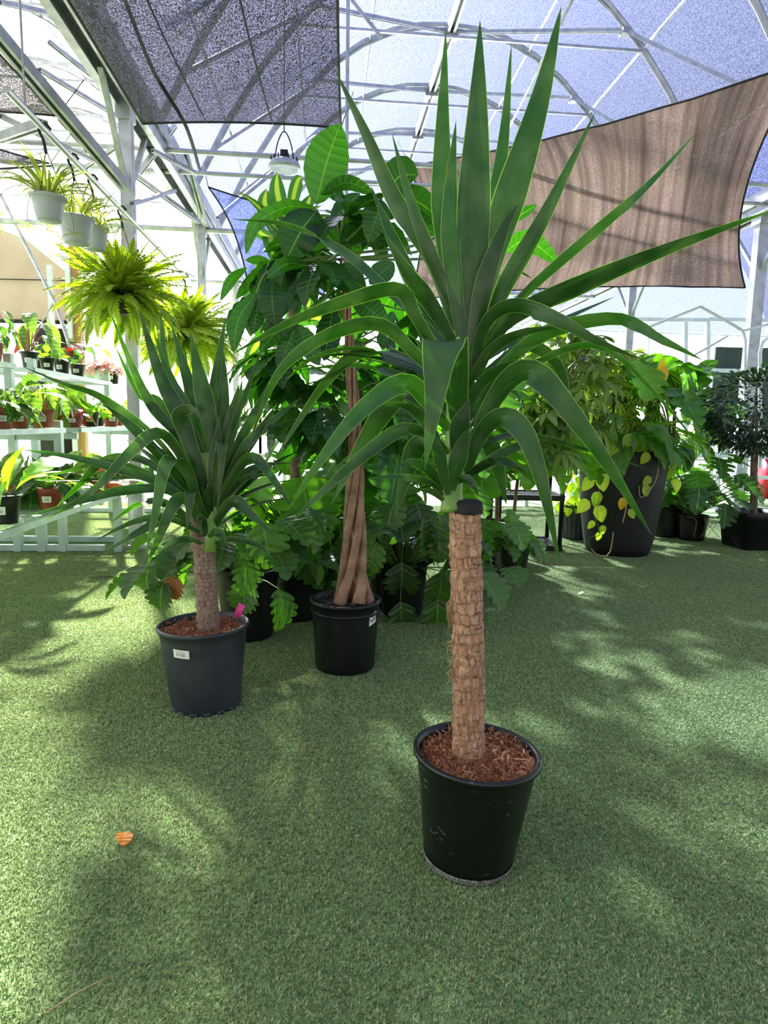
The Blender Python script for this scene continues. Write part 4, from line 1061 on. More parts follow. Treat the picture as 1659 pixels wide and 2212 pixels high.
def lfpx(parent, h, b0, t0, w, mat, name='leaf', bend=None, tw=0.7, rip=1.0, prof=None):
    pts = [b0] + (bend or []) + [t0]
    return strap(parent, [P(x, y, h + d) for x, y, d in pts], w*h/FPX, mat, tw=tw, ch=0.08, n=16, name=name,
                 prof=prof or (lambda t: (math.sin(PI/2*t/0.5)**0.7 if t < 0.5 else max(0, math.cos(PI/2*(t-0.5)/0.5))**0.75)*(1 + 0.03*rip*math.sin(t*40)) + 0.01))
ML = [((682,442,-.05),(735,266,-.1),86,[(706,350,-.06)]), ((693,421,-.05),(812,421,-.1),30,[(750,395,-.1)]), ((715,478,0),(777,417,.05),42,None),
 ((824,431,-.06),(795,524,-.12),52,[(812,470,-.12)]), ((735,482,0),(790,455,.03),22,None), ((683,450,-.05),(531,550,-.2),30,[(620,447,-.1),(552,485,-.18)]),
 ((683,455,-.05),(618,562,-.14),82,[(650,500,-.12)]), ((838,412,.0),(903,378,.05),72,[(865,380,.0)]), ((852,427,.05),(958,478,.08),60,[(900,435,.05)]), ((858,468,.05),(941,508,.08),46,[(900,480,.05)]),
 ((666,576,-.14),(575,602,-.24),30,[(620,570,-.2)]), ((712,586,-.05),(560,720,-.22),34,[(650,625,-.16)]), ((588,604,-.16),(595,702,-.22),58,[(588,650,-.22)]),
 ((556,630,-.18),(504,762,-.26),34,[(515,690,-.24)]), ((560,638,-.17),(546,722,-.2),36,None), ((534,578,.1),(476,650,.05),22,[(500,605,.08)]), ((575,584,.08),(509,646,.05),26,[(545,605,.07)]),
 ((712,582,-.05),(792,624,-.15),60,[(750,600,-.12)]), ((850,566,-.04),(798,614,-.1),46,None), ((790,530,.0),(874,534,.05),34,[(830,515,.02)]), ((582,562,.1),(530,562,.1),20,None),
 ((640,700,-.16),(560,760,-.2),40,[(600,715,-.2)]), ((640,700,-.16),(600,800,-.18),40,None), ((640,700,-.16),(690,790,-.2),44,None), ((720,660,-.05),(700,780,-.12),52,None),
 ((760,640,0),(840,700,-.05),50,None), ((1090,545,.15),(1212,572,.1),44,[(1140,520,.12)]), ((1100,480,.15),(1160,442,.12),22,None), ((960,500,.1),(1020,460,.1),40,None), ((745,440,.02),(700,392,.06),30,None), ((735,520,-.02),(640,530,-.1),60,[(690,510,-.06)]), ((735,525,-.02),(800,480,.05),44,None)]
for b0, t0, w, bend in ML: lfpx(Y3, H3, b0, t0, w, LM['money'], bend=bend)
def axis3(p): return Vector((TOP3.x + (TOP3.z-p.z)*0.05, TOP3.y, min(p.z - 0.05, TOP3.z)))
for i in range(36):
    v = Vector((random.gauss(0,1), random.gauss(0.3,1), random.gauss(0,1))).normalized()
    p = P(735, 690, H3) + Vector((v.x*0.36, v.y*0.30 + 0.12, v.z*0.50))
    ax = axis3(p); mb = MB(); tube(mb, [ax, ax.lerp(p, 0.5) + Vector((0,0,0.05)), p], 0.004, 4, False); obj('leaf_stalk', mb, M['stem'], Y3)
    d = (p - ax); d.z *= 0.4; d.normalize()
    for k in range(5):
        a = (k-2)*0.75 + rnd(-.15,.15); dd = Matrix.Rotation(a, 3, 'Z') @ d; dd.z -= rnd(0.2, 0.7)
        leafobj(Y3, random.choice(BIGOV), LM['money'], frame(p, dd, ZUP + d*0.3, rnd(0.2, 0.3), rnd(-.3,.3)))
# ================================================================ helper for potted floor plants
def potted(name, label, cat, base, rt, rb, h, mat='blackpot', sl='soil_dark', **k):
    t_ = thing(name, label, cat, base); pot(t_, base, rt, rb, h, M[mat], **k)
    sq = k.get('sq', 0); soil(t_, Vector(base) + Vector((0,0,h*0.88)), rt*0.93, M[sl]); return t_
def C(b, z): return Vector((b[0], b[1], z))
# corn plant behind the money tree
random.seed(40)
b = P(640, 1106, 3.75); b.z = 0
t_ = potted('corn_plant', 'corn plant with yellow-striped strap leaves behind the money tree crown', 'potted plant', b, 0.16, 0.13, 0.28)
mb = MB(); tube(mb, [C(b, .24), P(632, 700, 3.72), P(625, 560, 3.7), P(622, 480, 3.7)], [0.03, 0.025, 0.02, 0.016], 12); obj('cane', mb, M['bark'], t_)
for pts, w in (([(622,500,0),(600,420,0),(598,372,0)], 34), ([(622,500,-.03),(575,450,-.05),(575,408,-.05)], 34), ([(615,560,-.05),(585,510,-.08),(598,588,-.1)], 36), ([(620,520,0),(660,450,0),(672,420,.02)], 28),
               ([(618,530,.02),(560,500,.05),(560,452,.05)], 24), ([(622,560,0),(700,520,0),(740,480,.03)], 34), ([(622,620,0),(560,610,-.05),(530,680,-.08)], 34), ([(622,620,0),(660,590,-.05),(668,700,-.08)], 40),
               ([(622,640,0),(600,640,-.05),(592,760,-.1)], 36), ([(622,480,0),(640,400,.02),(652,380,.03)], 26), ([(622,700,0),(690,690,0),(740,780,-.03)], 36), ([(622,740,0),(560,740,0),(520,820,-.03)], 32)):
    pxstrap(t_, 3.7, pts, w, LM['dracaena'], tw=0.8, n=14, prof=lambda t: math.sin(PI*min(1, t*0.9+0.1))**0.7 + 0.01)
for i in range(14): strap(t_, arch(P(622, rnd(520, 800), 3.7), rnd(0, 6.28), rnd(0.5, 1.2), rnd(0.3, 0.45), rnd(0.8, 1.8)), 0.08, LM['dracaena'], tw=0.3, n=12)

# lobed philodendrons on the floor
def xan(label, bx, by, rt, h, n, size, pet, el=(0.0, 1.35), seed=1, cz=None, off=(0,0), mats=None, **k):
    random.seed(seed); b = F(bx, by); t_ = potted('potted_philodendron', label, 'potted plant', b, rt, rt*0.8, h, **k)
    rosette(t_, C(b, h*0.9) + Vector((off[0], off[1], 0)), n, XANA, LM['xanadu'], size, pet, el, r0=rt*0.5, r=0.004, pitch=(-1.2, 0.1)); return t_, b
t_, b = xan('deep-lobed philodendron in a black pot directly behind the shorter yucca', 536, 1372, 0.165, 0.38, 46, (0.17, 0.25), (0.28, 0.52), (0.05, 1.2), 51)
for x, y, dx, mt in ((300,1260,-.1,'xanadu'),(330,1300,-.1,'xanadu'),(358,1290,-.1,'dry'),(345,1230,-.1,'xanadu'),(515,1300,-.25,'xanadu')):
    p = P(x+25, y-45, hd(b)+dx); leafobj(t_, random.choice(XANA), LM[mt], frame(p, Vector((-0.35, -0.15, -1)), Vector((-.2,-1,.3)), 0.15 if mt == 'dry' else 0.19))
    mb = MB(); tube(mb, spline([C(b, .36), P((x+25+536)/2, 1200, hd(b)-.1), p], 8), 0.003, 4); obj('leaf_stalk', mb, M['stem'], t_)
t_, b = xan('lobed philodendron in a black pot between the shorter yucca and the money tree', 640, 1290, 0.14, 0.30, 40, (0.17, 0.24), (0.25, 0.48), (0.1, 1.3), 52)
for x, y in ((620,1180),(668,1215),(690,1240),(655,1240),(640,1160),(700,1190)):
    p = P(x, y, hd(b)-rnd(.25,.4)); leafobj(t_, random.choice(XANA), LM['xanadu'], frame(p, Vector((rnd(-.3,.5), -0.5, -.8)), Vector((0,-1,.6)), 0.2))
    mb = MB(); tube(mb, spline([C(b, .28), C(b, .5).lerp(p, .5), p], 8), 0.003, 4); obj('leaf_stalk', mb, M['stem'], t_)
t_, b = xan('large lobed philodendron with drooping leaves between the money tree and the tall cane', 868, 1325, 0.15, 0.33, 52, (0.18, 0.27), (0.25, 0.5), (0.0, 1.3), 53)
for x, y, s_ in ((868,1260,.24),(865,1345,.22),(945,1340,.24),(930,1165,.2),(905,1130,.2),(960,1190,.2),(955,1280,.22),(840,1150,.2)):
    p = P(x, y-45, hd(b)-rnd(.15,.3)); leafobj(t_, random.choice(XANA), LM['xanadu'], frame(p, Vector((rnd(-.15,.15), -0.2, -1)), Vector((rnd(-.2,.2),-1,.3)), s_))
    mb = MB(); tube(mb, spline([C(b, .3), C(b, .55).lerp(p, .6), p], 8), 0.003, 4); obj('leaf_stalk', mb, M['stem'], t_)
t_, b = xan('lobed philodendron spreading to the right behind the tall bare cane', 1010, 1270, 0.14, 0.30, 46, (0.18, 0.25), (0.22, 0.42), (-0.1, 1.2), 54)
xan('lobed philodendron in shade farther back behind the braided trunk', 770, 1240, 0.15, 0.30, 34, (0.17, 0.24), (0.25, 0.5), (0.2, 1.3), 55)
# monsteras in the thicket
def mon(label, bx, hh, rt, h, n, size, pet, el, seed, cz, mats=None, meshes=None, mat='monstera', cat='potted plant', nm='potted_monstera'):
    random.seed(seed); b = P(bx, 1106, hh); b.z = 0; t_ = potted(nm, label, cat, b, rt, rt*.8, h)
    if cz > h: mb = MB(); tube(mb, [C(b, h*.8), C(b, cz)], 0.015, 8); obj('main_stem', mb, M['stem_dark'], t_)
    rosette(t_, C(b, max(h*.9, cz)), n, meshes or MONS, LM[mat], size, pet, el, r0=0.05, r=0.006, pitch=(-1.1, -0.2), mats=mats); return t_, b
mon('split-leaf monstera seen between the two yuccas', 640, 4.1, 0.16, 0.3, 26, (0.26, 0.38), (0.3, 0.75), (0.5, 1.4), 61, 0.4)
mon('large split-leaf monstera filling the gap behind the money tree trunk', 850, 4.3, 0.16, 0.3, 34, (0.26, 0.38), (0.3, 0.9), (0.2, 1.4), 62, 0.7)
mon('tall bright monstera rising just under the brown cloth', 1310, 6.8, 0.2, 0.4, 30, (0.4, 0.55), (0.3, 0.8), (0.0, 1.4), 63, 1.55)
mon('monstera with dark split leaves behind the tall yucca head', 1055, 5.3, 0.18, 0.35, 34, (0.3, 0.42), (0.3, 0.8), (0.0, 1.4), 64, 0.9)
# broad-leaved shrubs filling the thicket
def shrub(nm, label, bx, hh, rt, h, c, rad, n, meshes, mat, size, seed, mats=None, stem='bark', down=.35, trunkr=0.02, sq=0, cpx=None):
    random.seed(seed); b = P(bx, 1106, hh); b.z = 0; t_ = potted(nm, label, 'potted plant', b, rt, rt*.8, h, sq=sq)
    q_ = P(cpx or bx, 1106, hh); top = Vector((q_.x, q_.y, c)); mb = MB(); tube(mb, spline([C(b, h*.8), C(b, (h+c)/2) + Vector((0.03, 0.02, 0)), top], 8), trunkr, 8); obj('trunk', mb, M[stem], t_)
    for k in range(4):
        mb = MB(); a = rnd(0, 6.28); e = top + Vector((math.cos(a)*rad[0]*.6, math.sin(a)*rad[1]*.6, rnd(0, rad[2]*.7))); tube(mb, [C(top, c-rad[2]*.7), C(top, c - rad[2]*.3).lerp(e, .4), e], trunkr*.5, 6); obj('branch', mb, M[stem], t_)
    bush(t_, tuple(top), rad, n, meshes, LM[mat], size, mats=mats, down=down); return t_, b
shrub('umbrella_tree', 'green umbrella tree behind the tall yucca, left of the big planter', 1075, 5.6, 0.18, 0.33, 1.45, (0.55, 0.5, 0.68), 190, SCHEF, 'schef', (0.16, 0.24), 71, cpx=1185)
shrub('umbrella_tree', 'second umbrella tree with yellow-splashed leaves just above the big planter', 1280, 6.7, 0.18, 0.33, 1.5, (0.7, 0.5, 0.5), 160, SCHEF, 'schefv', (0.16, 0.24), 72, mats=None)
shrub('rubber_plant', 'broad-leaved shrub low in the shade behind the money tree', 790, 4.9, 0.18, 0.33, 1.05, (0.62, 0.4, 0.55), 120, OVATE, 'dark', (0.2, 0.3), 73)
shrub('rubber_plant', 'leafy green shrub filling the thicket left of the tall yucca head', 860, 4.0, 0.16, 0.33, 1.45, (0.42, 0.3, 0.55), 150, OVATE, 'money', (0.16, 0.24), 74)
shrub('umbrella_tree', 'dark umbrella tree with yellow leaf tips beside the black plastic shelf', 1108, 5.0, 0.13, 0.3, 1.15, (0.36, 0.32, 0.42), 90, SCHEF, 'schef', (0.16, 0.22), 75, sq=6, trunkr=0.014, cpx=1130)
shrub('rubber_plant', 'airy green shrub right of the big planter foliage', 1440, 7.0, 0.18, 0.33, 1.35, (0.62, 0.4, 0.45), 90, BIGOV, 'dark', (0.22, 0.34), 76)

# ================================================================ big planter with peace lily and lime vine
random.seed(80)
b = F(1332, 1192); Hp = hd(b); kp = Hp/FPX; hp = 0.955; rt, rb = 92*kp, 64*kp
t_ = thing('tall_planter', 'huge black tapering planter with peace lily and trailing lime vine, right side', 'planter', b)
pr = [(rt*.93, hp*.85), (rt*.955, hp-.01), (rt*.97, hp), (rt*1.0, hp-.01)]
for i in range(1, 15):
    u = i/14; r_ = rb + (rt*1.02-rb)*(1-u)**0.62 if u > .1 else rt*(1+.02*u/.1); pr.append((r_, (hp-.01)*(1-u)))
pr.append((0.01, 0.002))
pot(t_, b, rt, rb, hp, M['planter'], 72, prof=pr)
soil(t_, C(b, hp-.08), rt*.9, M['soil_dark'])
rosette(t_, C(b, hp-.05), 110, LANCE + BIGOV, LM['lily'], (0.26, 0.4), (0.15, 0.42), (0.35, 1.45), r0=0.2, r=0.005, pitch=(-0.6, 0.9))
leafobj(t_, BIGOV[0], LM['yellowleaf'], frame(P(1432, 770, Hp), Vector((.1,0,-1)), Vector((.6,-1,0)), 0.24), 'leaf')
leafobj(t_, BIGOV[1], LM['yellowleaf'], frame(P(1420, 838, Hp), Vector((.35,-.1,1)), Vector((0,-1,0)), 0.3), 'leaf')
leafobj(t_, BIGOV[2], LM['bright'], frame(P(1322, 920, Hp-.42), Vector((0,-.1,-1)), Vector((0,-1,.1)), 0.24), 'leaf')
def vine(parent, pts, dh, leaves, tan=0.5):
    """trailing stem down the planter wall with heart leaves"""
    q = spline([P(x, y, Hp + dh) for x, y in pts], 24); n = int(24*tan)
    mb = MB(); tube(mb, q[:n+1], 0.004, 5); obj('vine_stem', mb, M['stem'], parent)
    if n < 23: mb = MB(); tube(mb, q[n:], 0.005, 5); obj('vine_stem', mb, M['tan_stem'], parent)
    for x, y, s_, dx, mt in leaves:
        p = P(x, y, Hp + dh - .01); e = min(q, key=lambda v: (v-p).length)
        mb = MB(); tube(mb, [e, p], 0.0025, 4); obj('leaf_stalk', mb, M['stem'], parent)
        leafobj(parent, random.choice(HEART), LM[mt], frame(p, Vector((dx, -.15, -1)), Vector((rnd(-.2,.2), -1, .2)), s_))
vine(t_, [(1280,955),(1300,1000),(1292,1040),(1296,1075),(1285,1110),(1294,1150),(1270,1165),(1285,1195),(1315,1198),(1325,1150)], -.42, [(1288,972,.13,-.3,'lime'),(1290,995,.13,.3,'lime'),(1298,1022,.17,.2,'lime'),(1278,1030,.15,-.6,'lime'),(1288,1062,.15,.1,'lime'),(1270,1080,.15,-.8,'lime'),
  (1292,1092,.16,.3,'lime'),(1282,1125,.09,-.5,'lime'),(1300,1135,.09,.3,'lime'),(1295,1150,.08,-.3,'lime')], .72)
vine(t_, [(1395,945),(1420,985),(1421,1020),(1410,1050),(1385,1075),(1380,1050)], -.42, [(1400,978,.12,-.5,'lime'),(1415,972,.1,.9,'lime'),(1405,1030,.1,-.9,'lime'),(1390,1050,.12,.8,'lime')], .35)
vine(t_, [(1330,950),(1340,1040),(1352,1090),(1345,1130)], -.44, [(1345,1075,.12,.1,'yellowleaf'),(1360,1100,.1,.6,'lime')], .4)
for x, y, d in ((1350,950,-.3),(1385,940,-.35),(1395,955,-.3),(1370,940,-.35),(1430,950,-.2),(1445,985,-.1),(1450,1010,-.1),(1455,1035,-.1),(1330,965,-.42)):
    leafobj(t_, random.choice(HEART), LM['lime'], frame(P(x, y, Hp+d), Vector((rnd(-1,1), -.4, -.5)), Vector((0,-.6,1)), rnd(.13, .19)))
# ribbed pot with yellow-lime vine behind the planter
random.seed(81)
b = F(1246, 1162); t_ = thing('ribbed_pot_plant', 'ribbed charcoal pot of yellow-lime vine half hidden left of the big planter', 'potted plant', b)
pot(t_, b, 0.2, 0.17, 0.36, M['pot2'], 96, rib=0.006, ribn=24); soil(t_, C(b, .32), .18, M['soil_dark'])
rosette(t_, C(b, .33), 60, HEART, LM['lime'], (0.09, 0.14), (0.05, 0.3), (-.2, 1.5), r0=.12, pitch=(-1.4, -.2))
bush(t_, (b.x - .03, b.y, .72), (.13, .1, .3), 45, HEART, LM['lime'], (.08, .13), pet=.05)
# dark pot behind planter at right, selloum
b = F(1434, 1156); t_ = potted('potted_philodendron', 'dark pot tucked behind the right edge of the big planter', 'potted plant', b, .16, .12, .36)
random.seed(82); rosette(t_, C(b, .33), 16, SELL, LM['xanadu'], (.25, .35), (.2, .5), (.6, 1.4), r=.005)
random.seed(83); b = F(1493, 1166); t_ = potted('potted_philodendron', 'philodendron with large jagged leaves in a small round black pot, right', 'potted plant', b, .155, .125, .27)
rosette(t_, C(b, .25), 40, SELL, LM['xanadu'], (.22, .32), (.3, .8), (.5, 1.5), r=.007, pitch=(-1.0, .1), mats=[LM['xanadu'], LM['monstera'], LM['xanadu']])
mb = MB()
for k in range(5): a = C(b, .26) + Vector((rnd(-.15,.2), -.1, 0)); tube(mb, spline([a, a + Vector((rnd(-.1,.12), -.1, -.02)), a + Vector((rnd(-.14,.16), -.08, -.2))], 8), .003, 4)
obj('aerial_roots', mb, M['tan_stem'], t_)
# clipped ficus in square pot
random.seed(84); b = F(1622, 1182); hk = hd(b); kk = hk/FPX
t_ = thing('clipped_ficus', 'ball-clipped ficus with a braided trunk in a square black pot, right edge', 'potted plant', b)
sqr = 52*kk
pot(t_, b, sqr, sqr*.9, .37, M['blackpot'], 64, sq=9, prof=[(sqr*.94, .3), (sqr*.97, .365), (sqr*1.05, .37), (sqr*1.06, .36), (sqr*1.05, .30), (sqr*1.0, .295), (sqr*.86, .01), (sqr*.85, 0), (.01, 0)])
soil(t_, C(b, .33), sqr*.9, M['soil_dark'])
tc = P(1630, 895, hk)
for k in range(3):
    mb = MB(); pts = []
    for i in range(14):
        u = i/13; base = C(b, .3).lerp(tc, u); a = 2*PI*k/3 + u*6; pts.append(base + Vector((math.cos(a), math.sin(a), 0))*.016*(1-.3*u))
    tube(mb, pts, .023, 8); obj('trunk_strand', mb, M['bark'], t_)
bush(t_, tc + Vector((0,0,.02)), (112*kk, 100*kk, 92*kk), 2400, OVATE, LM['ficus'], (.05, .085), down=-.1, pet=0, shell=.5, joined=True)
# black plastic shelf rack
random.seed(85); b = F(1160, 1190); t_ = thing('plastic_shelf', 'black plastic shelf rack with lattice decks and round legs, beyond the tall yucca', 'shelf', b)
X_ = Vector((math.cos(YAW), math.sin(YAW), 0)); Yv = HEAD
MR = Matrix.Translation(b) @ Matrix.Rotation(YAW, 4, 'Z')
for z in (.03, .50, .98):
    mb = MB()
    for y in (0, .5): box(mb, (-.08, y, z), (.62, .03, .05), MR)
    for x in (-.38, .22): box(mb, (x, .25, z), (.03, .5, .05), MR)
    for i in range(13): box(mb, (-.35 + i*.045, .25, z+.005), (.014, .5, .02), MR)
    for i in range(11): box(mb, (-.08, .02 + i*.046, z+.005), (.6, .014, .02), MR)
    obj('shelf_deck', mb.mesh('shelf_deck', False), M['blackpot'], t_)
for x, y in ((-.37, .01), (.21, .01), (-.37, .49), (.21, .49)):
    mb = MB(); tube(mb, [MR @ Vector((x, y, 0)), MR @ Vector((x, y, 1.0))], .021, 12); obj('leg', mb, M['blackpot'], t_)

# ================================================================ hanging baskets
def wires(t_, c, r, ztop):
    mb = MB()
    for k in range(3): a = 2*PI*k/3 + .5; tube(mb, [c + Vector((r*math.cos(a), r*math.sin(a), 0)), Vector((HPX, c.y, ztop-.1))], .0025, 4)
    hw_ = obj('hanger_wires', mb, M['seam'], t_)
    mb = MB(); q = Vector((HPX, c.y, ztop)); tube(mb, spline([q + Vector((0,0,-.12)), q + Vector((-.012,0,-.05)), q + Vector((-.032,0,0)), q + Vector((0,0,.034)), q + Vector((.03,0,.005))], 14), .008, 6)
    obj('hook', mb, M['seam'], hw_)
def onrail(px, py): d = ray(px, py); return CPOS + d*(HPX/d.x)     # point in the vertical plane of the rail
def basket(nm, label, pxy, r, h, mat, group=None):
    c = onrail(*pxy); r = r*hd(c)/FPX; h = h*hd(c)/FPX; t_ = thing(nm, label, 'hanging plant', c - Vector((0,0,h)), group)
    pot(t_, c - Vector((0,0,h)), r, r*.72, h, M[mat], 40); soil(t_, c - Vector((0,0,h*.1)), r*.93, M['soil_dark']); wires(t_, c, r, HPZ); return t_, c, r, h
def fernb(label, pxy, r, h, n, L_, seed):
    t_, c, r, h = basket('hanging_fern', label, pxy, r, h, 'blackpot'); random.seed(seed)
    for i in range(n):
        a = i*2.39996 + rnd(-.3,.3); e = rnd(-.75, 1.4); h_ = Vector((math.cos(a), math.sin(a), 0)); s_ = rnd(*L_)*(1.0 if e < .8 else .85)
        d = h_*math.cos(e) + ZUP*math.sin(e); up = -h_*math.sin(e) + ZUP*math.cos(e)
        leafobj(t_, random.choice(FROND), LM['fern'], frame(c + h_*r*.5*rnd(0,1) - Vector((0,0,.01)), d, up, (s_*1.0, s_, s_), rnd(-.6,.6)), 'frond')
fernb('yellow-green hanging fern in a black basket, nearer and higher of the two ferns', (270, 634), 36, 44, 300, (.34, .62), 90)
fernb('yellow-green hanging fern lower and farther back, left of the tall tree', (404, 722), 28, 34, 300, (.44, .78), 91)
def spider(label, pxy, r, h, n, seed):
    t_, c, r, h = basket('hanging_spider_plant', label, pxy, r, h, 'greypot'); random.seed(seed)
    for i in range(n):
        a = rnd(0, 6.28); strap(t_, arch(c + Vector((r*.4*math.cos(a), r*.4*math.sin(a), 0)), a + rnd(-.4,.4), rnd(.5, 1.4), rnd(.14, .32), rnd(1.2, 3.0)), rnd(.010, .016), LM['spider'], tw=.4, n=10)
    for i in range(4):
        a = rnd(0, 6.28); q = arch(c, a, rnd(.3, .9), rnd(.3, .55), rnd(2.6, 3.4), 8); mb = MB(); tube(mb, q, .002, 4); obj('runner', mb, M['stem'], t_)
        for k in range(8): strap(t_, arch(q[-1], rnd(0, 6.28), rnd(-.6, .8), rnd(.06, .12), 1.5, 4), .008, LM['spider'], n=6, name='plantlet_leaf')
spider('striped spider plant in a pale grey pot, nearest of three on the rail', (104, 424), 33, 48, 70, 92)
spider('spider plant in a pale grey pot, middle of three on the rail', (164, 470), 34, 52, 44, 93)
spider('spider plant in a pale grey pot, farthest of three and beside the fern', (205, 490), 26, 46, 44, 94)
# small hanging pot of pink flowers, far
c = CPOS + ray(312, 765)*(9.22/ray(312, 765).y); t_ = thing('hanging_flower_pot', 'small white hanging pot of pink flowers between the two ferns', 'hanging plant', c)
pot(t_, c, .11, .08, .16, M['white'], 28); random.seed(95); bush(t_, c + Vector((0,0,.2)), (.14,.12,.08), 160, HEART, LM['pink'], (.04,.06), joined=True, pet=0)
mb = MB(); tube(mb, [c + Vector((0,0,.15)), Vector((c.x, 9.22, 3.64))], .003, 4); obj('hanger_wire', mb, M['seam'], t_)
# ================================================================ tiered benches at the left
M['mesh'] = None
m, t, bb, o_ = newmat('expanded_metal'); bb.inputs['Base Color'].default_value = (*sm((186,196,198)), 1); bb.inputs['Metallic'].default_value = .4; bb.inputs['Roughness'].default_value = .4; M['mesh'] = m
def expanded(x0, x1, y0, y1, z, px=0.055, py=0.024):
    """diamond mesh of flat strands"""
    mb = MB(); j = 0; y = y0
    while y < y1:
        x = x0; 
        while x < x1:
            xm, xe = min(x+px/2, x1), min(x+px, x1); s_ = 1 if j % 2 == 0 else -1
            for (a, b_) in (((x, y), (xm, y + s_*py/2)), ((xm, y + s_*py/2), (xe, y))):
                w = .0025; mb.add([(a[0], a[1]-w, z), (b_[0], b_[1]-w, z), (b_[0], b_[1]+w, z+.002), (a[0], a[1]+w, z+.002)], [(0,1,2,3)])
            x += px
        y += py/1.0; j += 1
    return mb
TIERS = [(-1.77, -2.42, .50), (-2.20, -2.72, 1.04), (-2.57, -3.12, 1.56)]
def bench(label, y0, y1, lab2):
    t_ = thing('tiered_bench', label, 'plant bench', (-2.6, (y0+y1)/2, 0))
    for (xf, xb, z) in TIERS:
        xb2 = xb if z > .6 else -3.1
        mb = MB()
        for a, c in (((xf, y0, z), (xf, y1, z)), ((xb2, y0, z), (xb2, y1, z)), ((xf, y0, z), (xb2, y0, z)), ((xf, y1, z), (xb2, y1, z))): beam(mb, a, c, .03, .04)
        obj('shelf_frame', mb.mesh('shelf_frame', False), M['bench'], t_)
        obj('mesh_deck', expanded(min(xf, xb2), max(xf, xb2), y0, y1, z + .018).mesh('mesh_deck', False), M['mesh'], t_, kind='stuff')
    for y in (y0+.06, y1-.02):
        for x, z in ((-1.78, .48), (-2.24, 1.12), (-2.41, .48), (-2.61, 1.66), (-3.08, .48)) if y0 < 5 else ((-1.78, .48), (-2.61, 1.66)):
            mb = MB(); beam(mb, (x, y, 0), (x, y, z), .06, .06); obj('leg', mb.mesh('leg', False), M['bench'], t_)
        mb = MB(); beam(mb, (-1.9, y, .035), (-3.25, y, .035), .05, .05); obj('foot_rail', mb.mesh('foot_rail', False), M['bench'], t_)
        mb = MB(); beam(mb, (-1.9, y, .44), (-3.25, y, .44), .04, .06); obj('cross_rail', mb.mesh('cross_rail', False), M['bench'], t_)
        mb = MB(); beam(mb, (-2.24, y, .985), (-2.8, y, .985), .04, .06); obj('cross_rail', mb.mesh('cross_rail', False), M['bench'], t_)
    return t_
bench('pale green three-tier metal bench at the left edge with mesh decks', 2.4, 5.75, '')
bench('second three-tier metal bench, behind the shorter yucca leaves', 6.1, 8.2, '')
def small(nm, label, x, y, z, rt, h, potm, kind, size=1.0, seed=0, lab=True, sq=0, sz=None):
    random.seed(1000 + seed); b = Vector((x, y, z + .022)); t_ = thing(nm, label, 'potted plant', b)
    pt_ = pot(t_, b, rt, rt*.74, h, M[potm], 32, sq=sq, prof=None if potm != 'clay' else [(rt*.9, h*.8), (rt*.95, h), (rt*1.03, h), (rt*1.05, h*.97), (rt*1.03, h*.76), (rt*.95, h*.745), (rt*.76, .004), (rt*.74, 0), (.002, .001)])
    soil(t_, C(b, b.z + h*.86), rt*.88, M['soil_dark'])
    if lab: sticker(pt_, b, rt*1.04, rt*.77, h, bearing(b, 0) + rnd(-.5, .3), h*.34, h*.62, .8, mat=M['label'], name='price_label')
    c = C(b, b.z + h*.85); s = size
    K = {
     'veined': lambda: rosette(t_, c, 9, ROUND, LM['veined'], (.17*s, .25*s), (.1*s, .24*s), (.5, 1.4), pitch=(-1.3, -.4), r=.004),
     'heart': lambda: rosette(t_, c, 16, HEART, LM['dark'], (.12*s, .18*s), (.07*s, .2*s), (.3, 1.4), pitch=(-1.1, 0), r=.003),
     'bright': lambda: rosette(t_, c, 20, HEART, LM['bright'], (.09*s, .14*s), (.06*s, .2*s), (.2, 1.5), pitch=(-1.1, .3), r=.0025),
     'broad': lambda: rosette(t_, c, 11, BIGOV, LM['dark'], (.24*s, .34*s), (.03*s, .1*s), (.2, 1.3), pitch=(-.7, .7), r=.004),
     'calathea': lambda: rosette(t_, c, 16, BIGOV, LM['calathea'], (.18*s, .26*s), (.08*s, .2*s), (.5, 1.5), pitch=(-.8, .7), r=.003),
     'bird': lambda: rosette(t_, c, 9, LANCE + BIGOV, LM['bright'], (.28*s, .36*s), (.05*s, .12*s), (.6, 1.5), pitch=(.1, 1.3), r=.004),
     'pink': lambda: rosette(t_, c, 150, HEART, LM['pink'], (.04*s, .06*s), (.04*s, .13*s), (0, 1.5), pitch=(-.9, .3), r=.0015, joined=True),
     'red': lambda: rosette(t_, c, 12, OVATE, LM['redleaf'], (.1*s, .15*s), (.04*s, .1*s), (.0, 1.2), pitch=(-.9, .4), r=.003),
     'antler': lambda: rosette(t_, c, 12, HEART, LM['dark'], (.1*s, .16*s), (.12*s, .26*s), (.7, 1.5), pitch=(-1.0, .2), r=.003, mats=[LM['dark'], LM['bright'], LM['redleaf'], LM['dark']]),
     'twiggy': lambda: rosette(t_, c, 22, OVATE, LM['dark'], (.08*s, .14*s), (.1*s, .34*s), (.5, 1.5), pitch=(-1.2, .4), r=.003, stem='bark'),
     'cane': lambda: rosette(t_, c, 9, OVATE, LM['calathea'], (.2*s, .28*s), (.2*s, .36*s), (.9, 1.5), pitch=(-1.2, -.3), r=.006, stem='red_stem'),
     'snake': lambda: [strap(t_, arch(c, rnd(0, 6.28), rnd(1.1, 1.5), rnd(.2, .34)*s, .3, 4), .035*s, LM['snake'], tw=.7, n=8) for _ in range(7)],
    }[kind]()
    return t_
def on(px, ti, row=0): # y along the bench for a picture column; x inside the tier
    xf, xb, z = TIERS[ti]; x = xf - .11 - row*.22; 
    # intersect column px at the tier height
    best = None
    for i in range(400):
        y = 2.8 + i*.018; q = ROT.transposed() @ (Vector((x, y, z)) - CPOS); sx = W_/2 + FPX*q.x/(-q.z)
        if best is None or abs(sx - px) < best[0]: best = (abs(sx-px), y)
    return x, best[1], z
